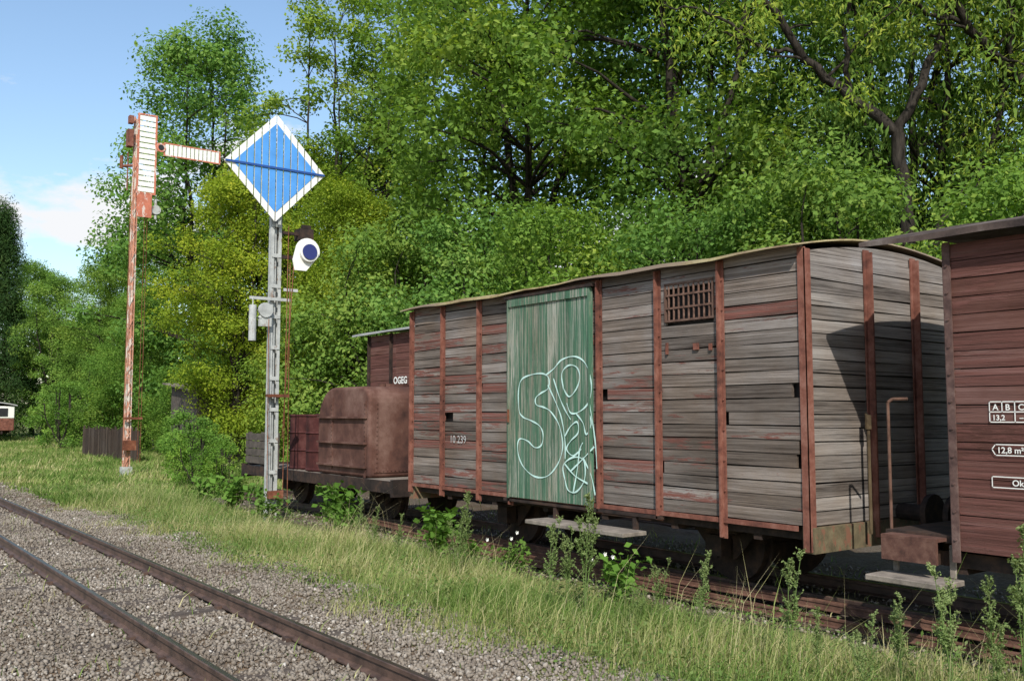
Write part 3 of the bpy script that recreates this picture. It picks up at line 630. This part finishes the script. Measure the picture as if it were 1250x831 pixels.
def tree_meshes(tag,h,tr,cb,rad,ncl,npl,ls,seed,fork=.3,stems=4,hang=0,asp=.6,cone=False,crs=1.0,lean=0):
    r=np.random.default_rng(seed); paths=[]
    fz=h*fork; tp=np.array([[lean*t*.5+.12*np.sin(3*t+seed),.1*np.sin(4*t+seed*2),-.3+(fz+.3)*t] for t in np.linspace(0,1,7)])
    paths.append((tp,np.linspace(tr*1.25,tr*.85,7))); paths[0][1][0]*=1.25
    SP=[tp[3:]]; SR=[np.full(4,tr*.5)]
    for s in range(stems):
        an=2*np.pi*s/stems+r.uniform(-.5,.5); R=rad*r.uniform(.15,.55) if s else rad*.1
        if cone: R=0
        end=np.array([lean+R*np.cos(an),R*np.sin(an),h*(r.uniform(.70,.88) if s else .92)]); st=tp[-1]
        t=np.linspace(0,1,12)[:,None]; p=st+(end-st)*t; out=np.array([np.cos(an),np.sin(an),0])*rad*.12*np.sin(t*np.pi)
        p=p+out+r.normal(0,.05*rad/3,(12,3))*np.sin(t*np.pi); rr_=np.linspace(tr*(.65 if s else .75)*(.8 if stems>1 else 1),.02,12)
        paths.append((p,rr_)); SP.append(p); SR.append(rr_)
        if cone: break
    allp=np.concatenate(SP); allr=np.concatenate(SR)
    Cs=[];Ns=[];T=[]
    ph=r.uniform(0,6,6)
    for i in range(ncl):
        t=r.uniform(0,1)
        if cone: R=rad*(1-t)**.9+.15; u=r.uniform(0,1)**.4
        else:
            R=rad*np.sin(np.pi*min(1,(t*.86+.10)))**.6; u=r.uniform(0,1)**.42
        an=r.uniform(0,2*np.pi); R*=1+.22*np.sin(2*an+ph[0]+t*5)+.16*np.sin(3*an+ph[1]-t*7)
        z=cb+(h-cb)*t; c=np.array([lean*z/h+R*u*np.cos(an),R*u*np.sin(an),z-(R*u*.25 if cone else 0)])
        below=allp[:,2]<z-.15*R*u
        if below.any():
            q=allp[below]; d=np.linalg.norm(q-c,axis=1); k=d.argmin(); st=q[k]; rr0=min(allr[below][k]*.6,.03+.022*d[k])
            tt=np.linspace(0,1,6)[:,None]; p=st+(c-st)*tt+np.array([0,0,1])*np.sin(tt*np.pi)*d[k]*.08+r.normal(0,.03*d[k]/2,(6,3))*np.sin(tt*np.pi)
            paths.append((p,np.linspace(rr0,.010,6)))
        rc=rad*r.uniform(.17,.36)*crs; n=int(npl*r.uniform(.7,1.2)*(rc/(rad*crs*.265))**1.5); pts,g_,rad_=clump(c,rc,n,r,hang,i,np.array([1,1,.68 if not hang else 1.3]))
        Cs.append(pts); Ns.append(g_*.6+np.array([-.15,-.25,.45])); ct=r.uniform(-.16,.16); T.append(np.clip(.52+ct+r.normal(0,.10,n)-.14*(1-rad_[:,0]/rc),0,1))  # tone also drops towards clump centres, self-shade painted into the leaves
    C=np.concatenate(Cs);N=np.concatenate(Ns);T=np.concatenate(T)
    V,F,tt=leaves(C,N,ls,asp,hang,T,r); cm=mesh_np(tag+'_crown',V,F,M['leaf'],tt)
    V,F=tubes(paths); tm=mesh_np(tag+'_trunk',V,F,M['bark'],None,True)
    return tm,cm
VAR={
 'A':tree_meshes('broad',15,.20,2.0,3.6,140,400,.145,1),
 'B':tree_meshes('tall',15.5,.18,2.6,3.1,115,370,.145,2,.35,3),
 'C':tree_meshes('airy',15,.13,3.2,3.0,95,230,.135,3,.3,4,crs=.75),
 'D':tree_meshes('shrub',6,.08,.3,2.4,80,330,.115,4,.12,6,crs=1.1),
 'E':tree_meshes('willow',14,.26,3.5,4.2,110,290,.20,5,.22,4,hang=.6,asp=.26,lean=.8),
 'F':tree_meshes('spruce',12,.16,.4,2.6,230,240,.22,6,.2,1,hang=.3,asp=.2,cone=True),
 'H':tree_meshes('bush',2.2,.03,.1,1.1,36,150,.08,8,.08,7,crs=.95),
}
def plant(kind,x,y,name,label,cat,s=1,rz=0,col=(1,1,1),group='trees behind the wagons',sz=None):
    tm,cm=VAR[kind]; e=root(name,(x,y,GZ-.02),label,cat,group); e.rotation_euler=(0,0,rz); e.scale=(s,s,sz or s)
    a=bpy.data.objects.new('trunk',tm); link(a,e); b=bpy.data.objects.new('crown',cm); link(b,e); b.color=col+(1,)
    return e
GR='tall deciduous trees behind the wagons'
LT='tall leafy deciduous tree behind the old wagons'
big=[('A',11.4,34.2,1.03,.5,(.85,.98,.95)),('C',13.3,27.5,1.02,1.2,(1.25,1.15,.85)),('C',15.2,26.0,1.0,3.2,(1.1,1.1,.9)),('B',17.0,30.0,.90,2,(.95,.98,1)),
('A',14.9,19.2,1.1,2.6,(1.1,1.08,.9)),('B',16.6,23.6,1.02,.3,(1.05,1.05,1)),('A',18.4,16.0,1.1,4,(.85,.95,1)),('B',15.8,14.6,1.1,3.3,(1,1.02,.95)),
('B',21.5,12.8,1.1,1,(.8,.9,1)),('A',24.5,7.5,1.0,5.5,(.8,.9,.9)),('B',20.5,.5,1.1,.9,(1,1,.9)),('A',18.5,38.5,.85,2.9,(.8,.9,.9))]
for k,x,y,s,rz,c in big:
    lab=LT if k!='C' else 'slender airy deciduous tree with yellowish green leaves'
    plant(k,x,y,'deciduous_tree',lab,'tree',s,rz,c,GR)
plant('E',19.3,10.9,'willow_tree','large willow with dark leaning limbs and narrow leaves','tree',1.0,.4,(1.05,1.05,1),'willow trees by the siding')
plant('E',20.2,6.3,'willow_tree','large willow with dark leaning limbs and narrow leaves','tree',.9,2.6,(1.15,1.05,1),'willow trees by the siding')
plant('A',9.9,26.4,'deciduous_tree','low spreading tree with yellowish autumn leaves near shed','tree',.56,1.3,(1.6,1.28,.6),GR)
plant('A',12.2,23.8,'deciduous_tree','low spreading tree with yellowish autumn leaves near shed','tree',.52,3.3,(1.45,1.22,.65),GR)
plant('A',11.6,27.6,'deciduous_tree','low spreading tree with yellowish autumn leaves near shed','tree',.66,5.1,(1.4,1.2,.65),GR)
def crooked():
    r=np.random.default_rng(44); R_=np.array([.799,-.601,0]); paths=[];tips=[]
    def P(u,z,dd=0): return R_*u+np.array([.601,.799,0])*dd+np.array([0,0,z])
    def limb(pts,r0,r1,sub=5):
        p=np.array(pts); t=np.linspace(0,len(p)-1,18); q=np.stack([np.interp(t,np.arange(len(p)),p[:,k]) for k in range(3)],1)
        for _ in range(2): q[1:-1]=(q[:-2]+2*q[1:-1]+q[2:])/4
        q[1:-1]+=r.normal(0,.035,(16,3))
        rr=np.linspace(r0,r1,18); paths.append((q,rr))
        for i in range(sub):
            k=r.integers(5,18); st=q[k]; e=st+r.normal(0,.7,3)+np.array([0,0,.8]); w=np.linspace(0,1,6)[:,None]; m=st+(e-st)*w+r.normal(0,.07,(6,3))*w; paths.append((m,np.linspace(rr[k]*.4,.008,6))); tips.append(e); tips.append((e+st)/2+r.normal(0,.3,3))
    limb([P(.35,-.2),P(.25,2),P(.15,4.2),P(0,6.6)],.16,.125,sub=0)
    limb([P(0,6.6),P(-.8,7.4,.2),P(-1.7,8.1,.1),P(-2.6,9.3,-.2),P(-3.0,10.6,-.3)],.11,.045,sub=9)
    limb([P(0,6.6),P(.35,7.6,-.2),P(.9,8.4),P(1.2,9.8,.3),P(1.3,12,.3)],.10,.04,sub=9)
    limb([P(.2,3.9),P(.9,5.0,.3),P(1.6,5.9,.2),P(2.0,7.3),P(2.3,9.6)],.09,.03,sub=8)
    limb([P(.2,3.4),P(1.6,4.4,-.3),P(2.8,6.1,-.2),P(3.6,7.9),P(4.2,9.6)],.10,.04,sub=8)
    limb([P(-.8,7.4,.2),P(-1.0,8.5),P(-.6,10),P(-.5,12)],.055,.02,sub=6)
    limb([P(-1.7,8.1,.1),P(-2.6,8.3),P(-3.4,8.9),P(-4.2,9.0)],.045,.015,sub=6)
    Cs=[];Ns=[];T=[]
    for i,t in enumerate(tips):
        n=int(r.uniform(60,180)); pts,g_,rad_=clump(t+np.array([0,0,.1]),r.uniform(.35,.7),n,r,.5,i,np.array([1,1,1.0])); Cs.append(pts);Ns.append(g_*.45+np.array([-.15,-.25,.5]));T.append(np.clip(r.normal(.6,.18,n),0,1))
    V,F,tt=leaves(np.concatenate(Cs),np.concatenate(Ns),.14,.28,.5,np.concatenate(T),r); cm=mesh_np('crooked_crown',V,F,M['leaf'],tt); V,F=tubes(paths); tm=mesh_np('crooked_trunk',V,F,M['bark'],None,True)
    return tm,cm
VAR['K']=crooked()
plant('K',15.9,9.3,'willow_tree','old willow with dark bare forked limbs','tree',1,0,(1.2,1.1,.8),'willow trees by the siding')
plant('K',18.2,7.4,'willow_tree','old willow with dark bare forked limbs','tree',1.05,.15,(1.15,1.08,.85),'willow trees by the siding')
for x,y,s,rz,c in [(11.5,60,.62,0,(1,1.05,.9)),(12.7,52.5,.62,2,(1.05,1.05,.9)),(12.2,69,.75,4,(1.0,1.05,1)),(11.5,42,.45,1,(.9,1,.8)),(14.5,47,.7,3,(.85,.95,.85)),(16,62,.8,5,(.9,1,.9))]:
    plant('A',x,y,'deciduous_tree','rounded deciduous tree beyond the grassy lawn','tree',s,rz,c,'distant trees beyond the lawn')
plant('F',9.0,62,'spruce_tree','dark conical spruce at the edge of the lawn','tree',1.1,0,(.30,.36,.5),'spruces')
plant('F',7.6,66,'spruce_tree','dark conical spruce at the edge of the lawn','tree',.95,2,(.30,.36,.5),'spruces')
for i,(x,y,s,c) in enumerate([(11.6,20.5,1,(1,1,.9)),(12.4,17.2,1.0,(.9,1,1)),(11.9,14.2,.9,(1.1,1.1,.9)),(12.6,11.4,.85,(.9,1,1)),(13.4,9.3,.93,(1,1,.9)),(12.8,5.8,.78,(1.1,1.1,.9)),(12.6,3,.8,(.95,1,.9)),(17.5,11.8,1.1,(.75,.85,.9)),(17.6,7.2,1.0,(.8,.9,.9)),(10.8,23.5,.75,(1.25,1.12,.75)),(13.5,31,.9,(.7,.8,.7)),(10.2,32,.5,(.8,.9,.7)),(10.5,37,.75,(.75,.85,.7)),(14.5,26.5,1,(.8,.9,.8)),(14.8,2.6,1.0,(.85,.95,.8)),(11.2,47,.7,(.8,.9,.75))]):
    plant('D',x,y,'tall_shrub','dense green shrub growing behind the wagons','shrub',s,i*1.3,c,'shrubs behind the wagons')
r_=np.random.default_rng(77)
n=20000; t=r_.uniform(0,1,n); px_=np.where(t<.5,30+r_.normal(0,1.5,n),r_.uniform(14,40,n)); py_=np.where(t<.5,r_.uniform(-15,60,n),60+r_.uniform(0,6,n)+px_*.8)
hz=r_.uniform(0,1,n)**.8*(7+2.0*np.sin(py_*.35)+1.2*np.sin(px_*.7)); C=np.stack([px_,py_,hz],-1)
V,F,tt=leaves(C,np.tile([-.5,-.5,.5],(n,1)),.75,.8,0,np.clip(r_.normal(.15,.15,n),0,1),r_)
me=mesh_np('far_wood',V,F,M['leaf'],tt); o=bpy.data.objects.new('far_wood',me); o.color=(.7,.8,.8,1); link(o,label='distant mass of dark green woodland foliage',cat='wood',kind='stuff')
BG='green bushes along the siding'
for i,(x,y,s,c,k) in enumerate([(6.5,19.6,.68,(1.0,1.1,.9),'b'),(6.1,18.3,.52,(1.05,1.15,.9),'b'),(5.95,16.4,.42,(1.05,1.15,.9),'b'),(6.8,21.2,.62,(1,1.1,.9),'b'),(8.3,41,1.2,(1.0,1.08,1),'b'),(9.4,38,1.1,(1.0,1.0,.9),'b'),(7.9,25.4,.5,(.9,1,.8),'b'),(7.2,15.6,.5,(1,1.1,.9),'b'),(9.8,45,1.2,(1,1.1,.9),'b'),(9.6,49,1.1,(1,1.1,.9),'b')]):
    plant('H',x,y,'bush','bushy green shrub growing beside the track','bush',s,i*2.1,c,BG)
def broad(tag,h,rad,n,ls,seed):
    r=np.random.default_rng(seed); paths=[];C=[]
    for i in range(9):
        an=r.uniform(0,6.28); R=rad*r.uniform(.2,1); e=np.array([R*np.cos(an),R*np.sin(an),h*r.uniform(.5,1)])
        t=np.linspace(0,1,6)[:,None]; p=e*t+np.array([0,0,.1*h])*np.sin(t*3.1); paths.append((p,np.linspace(.006,.002,6)))
        m=n//9; k=r.uniform(.15,1,m)[:,None]; C.append(e*k+np.array([0,0,.1*h])*np.sin(k*3.1)+r.normal(0,.055,(m,3))); 
    C=np.concatenate(C); C[:,2]=np.abs(C[:,2]); V,F,tt=leaves(C,np.tile([-.2,-.2,.8],(len(C),1)),ls,.75,0,np.clip(r.normal(.4,.12,len(C)),0,1),r)
    V2,F2=tubes(paths); F2=F2+len(V); V=np.concatenate([V,V2]);F=np.concatenate([F,F2]); tt=np.concatenate([tt,np.full(len(V2),.3)])
    return mesh_np(tag,V,F,M['weedleaf'],tt)
bm1=broad('broad_weed',.60,.32,260,.095,3); bm2=broad('broad_weed',.40,.28,200,.075,4)
random.seed(8)
for (x,y,s,m,fl,c) in [(5.25,10.5,1.1,bm1,0,(1,1.2,.8)),(5.12,10.0,.85,bm2,0,(1,1.2,.8)),(5.15,8.05,.95,bm1,0,(1,1.2,.8)),(5.15,7.5,.6,bm2,0,(1,1.2,.8)),(5.1,6.75,.7,bm2,1,(1,1.1,.8)),(5.05,5.35,.85,bm2,1,(1,1.2,.8)),(5.1,13.6,1.0,bm1,0,(1,1.2,.8)),(4.9,11.7,.9,bm2,0,(1,1.1,.9)),(5.1,14.8,.9,bm1,0,(1,1.2,.8)),(5.2,12.7,.9,bm1,0,(.9,1.1,.8))]:
    o=bpy.data.objects.new('leafy_weed',m); o.location=(x,y,GZ+.02); o.scale=(s,s,s); o.rotation_euler=(0,0,x*37+y*11); o.color=c+(1,)
    link(o,None,'lush green broad-leaved weed beside the siding rails'+(' with white flowers' if fl else ''),'plant','leafy weeds beside the siding')
    if fl:
        for k in range(3):
            mb=MB()
            a=random.uniform(2,4.3); R=.2*random.random()+.05; z=.2+.14*random.random(); cxx,cyy=x+R*math.cos(a),y+R*math.sin(a)
            mb.add([(cxx+.02*math.cos(q)*(1 if i%2 else .6),cyy-.01,z+.02*math.sin(q)*(1 if i%2 else .6)) for i,q in enumerate(np.linspace(0,6.28,11)[:-1])]+[(cxx,cyy+.015,z)],[(i,(i+1)%10,10) for i in range(10)])
            f=mb.done('flower',M['lettering'],None); f.parent=o; f.matrix_parent_inverse=(Matrix.Translation(o.location)@Matrix.Rotation(x*37+y*11,4,'Z')@Matrix.Scale(s,4)).inverted()
def mug(tag,seed):
    r=np.random.default_rng(seed); paths=[];C=[];T=[]
    for s in range(2+seed%2):
        an=r.uniform(0,6.28); lean=r.uniform(.03,.22); h=r.uniform(.65,1) if s else 1
        t=np.linspace(0,1,8)[:,None]; p=np.concatenate([np.cos(an)*lean*t**1.4,np.sin(an)*lean*t**1.4,h*t],1); paths.append((p,np.linspace(.006,.002,8)))
        for i in range(26):
            k=r.uniform(.4,1); q=np.array([np.cos(an)*lean*k**1.4,np.sin(an)*lean*k**1.4,h*k]); a2=r.uniform(0,6.28); L=.075*(1.2-k)+.02
            e=q+np.array([np.cos(a2)*L,np.sin(a2)*L,L*1.4]); m=22; w=r.uniform(0,1,m)[:,None]; C.append(q+(e-q)*w+r.normal(0,.006,(m,3))); paths.append((np.array([q,(q+e)/2,e]),np.array([.002,.0015,.001])))
            T.append(np.clip(r.normal(.6+.25*k,.1,m),0,1))
        m=34; k=r.uniform(.05,.5,m)[:,None]; C.append(np.concatenate([np.cos(an)*lean*k**1.4,np.sin(an)*lean*k**1.4,h*k],1)+r.normal(0,.035,(m,3))); T.append(np.clip(r.normal(.45,.1,m),0,1))
    C=np.concatenate(C);T=np.concatenate(T); V,F,tt=leaves(C,np.tile([-.2,-.2,.5],(len(C),1)),.022,.5,0,T,r)
    V2,F2=tubes(paths); F2=F2+len(V)
    return mesh_np(tag,np.concatenate([V,V2]),np.concatenate([F,F2]),M['weedleaf'],np.concatenate([tt,np.full(len(V2),.6)]))
mg=[mug('mugwort',i) for i in(1,2,3,4)]
for i,(x,y,h) in enumerate([(4.44,2.41,.70),(4.7,2.34,.62),(5.02,2.35,.84),(4.32,3.26,.68),(4.53,2.73,.52),(4.27,3.04,.42),(4.5,5.12,.84),(4.42,5.43,.66),(4.56,5.38,.6),(4.78,7.04,.72),(4.56,6.83,.62),(4.54,4.09,.55),(4.7,4.6,.45),(4.2,2.1,.5),(4.6,8.4,.5),(4.6,2.0,.6),(4.3,4.4,.4),(4.4,7.6,.5),(4.2,2.7,.45),(4.9,9.3,.5)]):
    o=bpy.data.objects.new('mugwort_plant',mg[i%4]); o.location=(x,y,GZ+.02); o.scale=(h*1.1,h*1.1,h); o.rotation_euler=(0,0,i*1.7); o.color=(1.05,1.08,1.1,1)
    link(o,None,'tall feathery grey-green weed growing in the verge','plant','tall weeds in the grass verge')

def grassfield(name,n,x0,x1,y0,y1,hm,wm,seed,edge=0,label='',dry=.0,power=1.0,xr=5.35):
    r=np.random.default_rng(seed); x=r.uniform(x0,x1,n); y=y0+(y1-y0)*r.uniform(0,1,n)**power
    nz=.5+.25*np.sin(x*2.3+y*1.1)+.15*np.sin(x*5.1-y*2.7+2)+.15*np.sin(y*.9+1)+.1*np.sin(x*11+y*7)
    if edge:
        k=(x-(3.25+.18*np.sin(y*1.9)+.15*np.sin(y*4.7)))*1.8; keep=(r.uniform(0,1,n)<np.clip(k,.0,1))&(r.uniform(0,1,n)<.35+nz); k2=(xr-x)*2.5; keep&=(r.uniform(0,1,n)<np.clip(k2,.03,1)); x,y,nz=x[keep],y[keep],nz[keep]; n=len(x)
    z=gh(x,y); h=hm*r.gamma(5,.2,n)*(.45+.95*nz)
    if edge: h*=np.where(x>4.6,1-.5*np.clip((x-4.6)/.6,0,1),1)*np.clip(.45+(x-3.2)*.8,.45,1)
    an=r.uniform(0,6.28,n); ln=r.uniform(.1,1.2,n)*h; w=wm*r.uniform(.6,1.4,n)
    B=np.stack([x,y,z-.01],-1); d=np.stack([np.cos(an),np.sin(an),0*an],-1); s=np.stack([-np.sin(an+.8),np.cos(an+.8),0*an],-1)*w[:,None]
    mid=B+d*(ln*.3)[:,None]+np.array([0,0,1])*(h*.6)[:,None]; tip=B+d*ln[:,None]+np.array([0,0,1])*h[:,None]
    V=np.stack([B-s,B+s,mid-s*.7,mid+s*.7,tip],1).reshape(-1,3); i=np.arange(n)[:,None]*5
    F=np.concatenate([i+np.array([[0,1,2]]),i+np.array([[1,3,2]]),i+np.array([[2,3,4]])]); pz=.5+.34*np.sin(y*.75+.8)*np.sin(x*1.7)+.28*np.sin(x*3+y*1.9)
    t=np.clip(.14+dry+.52*pz+r.normal(0,.15,n),0,1); me=mesh_np(name,V,F,M['grass'],np.repeat(t,5))
    o=bpy.data.objects.new(name,me); link(o,label=label,cat='grass',kind='stuff')
grassfield('verge_grass',125000,3.05,5.6,1.0,18,.13,.0026,1,1,'dry and green grass covering the verge between tracks',.04,1.3)
grassfield('verge_grass_stalks',5000,3.5,5.0,1.2,16,.28,.0013,2,1,'tall dry grass stalks in the verge',.32,1.2)
grassfield('lawn_grass',90000,3.3,10,16,62,.10,.010,3,0,'green lawn grass beyond the signals',-.04,1.4)
grassfield('track_grass',3500,.2,3.2,4,30,.06,.004,4,0,'sparse grass tufts between the sleepers')
grassfield('siding_grass',2500,5.6,8.2,1,20,.08,.004,5,0,'thin grass beneath the wagons',-.1)
r_=np.random.default_rng(5); n=40000; x=r_.uniform(3.4,5.45,n); y=1.2+r_.uniform(0,1,n)**1.3*18; k=(.5+.5*np.sin(x*4+y*1.7)*np.sin(y*2.3-x*3))>r_.uniform(0,1,n); x=x[k];y=y[k]; C=np.stack([x,y,gh(x,y)+.01+.14*r_.uniform(0,1,len(x))**1.5],-1)
V,F,tt=leaves(C,np.tile([0,-.2,.9],(len(C),1)),.034,.5,0,np.clip(r_.normal(.5,.2,len(C)),0,1),r_)
me=mesh_np('ground_cover',V,F,M['weedleaf'],tt); link(bpy.data.objects.new('ground_cover',me),label='low leafy ground cover plants in the verge',cat='ground cover',kind='stuff')
def stones(name,n,x0,x1,y0,y1,s0,s1,seed,label,power=1.0):
    r=np.random.default_rng(seed); x=r.uniform(x0,x1,n); y=y0+(y1-y0)*r.uniform(0,1,n)**power; s=r.uniform(0,1,n)**2.2*(s1-s0)+s0
    for rx in(1.80,2.585): 
        k=np.abs(x-rx)>.05; x,y,s=x[k],y[k],s[k]
    n=len(x); C=np.stack([x,y,gh(x,y)+s*.45+.004],-1); base=np.array([[1,0,0],[-1,0,0],[0,1,0],[0,-1,0],[0,0,.75],[0,0,-.75]],float)
    A=r.normal(0,1,(n,3)); A/=np.linalg.norm(A,axis=1)[:,None]; B=np.cross(A,r.normal(0,1,(n,3))); B/=np.linalg.norm(B,axis=1)[:,None]; Cc=np.cross(A,B)
    R=np.stack([A,B,Cc],1); b=base[None]*r.uniform(.7,1.25,(n,6,1)); V=C[:,None,:]+np.einsum('nij,njk->nik',b,R)*s[:,None,None]
    fs=np.array([[0,2,4],[2,1,4],[1,3,4],[3,0,4],[2,0,5],[1,2,5],[3,1,5],[0,3,5]]); F=(np.arange(n)[:,None,None]*6+fs[None]).reshape(-1,3)
    t=np.clip(r.normal(.42,.15,n)+.14*np.sin(x*3+y*2)*np.sin(y*1.3)+(r.uniform(0,1,n)<.025)*.4,0,1); me=mesh_np(name,V.reshape(-1,3),F,M['stone'],np.repeat(t,6)); link(bpy.data.objects.new(name,me),label=label,cat='gravel',kind='stuff')
stones('ballast_gravel',90000,.2,3.8,2.2,15,.006,.022,1,'grey crushed stone ballast around the track',1.3)
stones('ballast_gravel_far',16000,.5,3.5,14,34,.012,.027,2,'grey crushed stone ballast around the track')
stones('siding_gravel',7000,5.3,8,1,16,.01,.025,3,'dark stones beneath the wagons')

# ------------------------------------------------------------ light, sky, camera
d=Vector((.37,.52,-.55)).normalized()
sun=bpy.data.lights.new('sun','SUN'); sun.energy=5.0; sun.angle=math.radians(.5); sun.color=(1,.955,.885)
so=bpy.data.objects.new('sun',sun); so.rotation_euler=d.to_track_quat('-Z','Y').to_euler(); so.location=(-20,-30,40); COL.objects.link(so)
w=bpy.data.worlds.new('World'); S.world=w; w.use_nodes=True; nt=w.node_tree; bg=nt.nodes['Background']
sk=nt.nodes.new('ShaderNodeTexSky'); sk.sky_type='NISHITA'; sk.sun_disc=False; sk.sun_elevation=math.asin(-d.z); sk.sun_rotation=math.atan2(-d.x,-d.y); sk.air_density=1.2; sk.dust_density=.8; sk.ozone_density=1.5
tc=nt.nodes.new('ShaderNodeTexCoord'); mp=nt.nodes.new('ShaderNodeMapping'); mp.inputs['Scale'].default_value=(1,1,2.2); nt.links.new(tc.outputs['Generated'],mp.inputs['Vector'])
no=nt.nodes.new('ShaderNodeTexNoise'); no.inputs['Scale'].default_value=5; no.inputs['Detail'].default_value=9; no.inputs['Roughness'].default_value=.55; nt.links.new(mp.outputs[0],no.inputs['Vector'])
sp=nt.nodes.new('ShaderNodeSeparateXYZ'); nt.links.new(tc.outputs['Generated'],sp.inputs[0])
def mth(op,a,b,c=False):
    x=nt.nodes.new('ShaderNodeMath'); x.operation=op; x.use_clamp=c
    for i,v in enumerate((a,b)):
        if isinstance(v,bpy.types.NodeSocket): nt.links.new(v,x.inputs[i])
        else: x.inputs[i].default_value=v
    return x.outputs[0]
el=mth('ABSOLUTE',mth('SUBTRACT',sp.outputs[2],.17),0); fac=mth('MULTIPLY',mth('SUBTRACT',mth('SUBTRACT',no.outputs['Fac'],mth('MULTIPLY',el,1.6)),.42),14,True)
tn=nt.nodes.new('ShaderNodeMix'); tn.data_type='RGBA'; tn.blend_type='MULTIPLY'; tn.inputs[0].default_value=1; nt.links.new(sk.outputs[0],tn.inputs[6]); tn.inputs[7].default_value=(1.2,1.25,1.28,1)
mx=nt.nodes.new('ShaderNodeMix'); mx.data_type='RGBA'; nt.links.new(fac,mx.inputs[0]); nt.links.new(tn.outputs[2],mx.inputs[6]); mx.inputs[7].default_value=(6.2,6.3,6.5,1)
nt.links.new(mx.outputs[2],bg.inputs['Color']); bg.inputs['Strength'].default_value=.15
cam=bpy.data.cameras.new('camera'); cam.lens=33.1; cam.sensor_width=36; cam.clip_end=1500; cam.clip_start=.05
co=bpy.data.objects.new('camera',cam); co.location=(0,0,CAMZ); co.rotation_euler=(math.radians(94.45),0,math.radians(-36.95)); COL.objects.link(co); S.camera=co
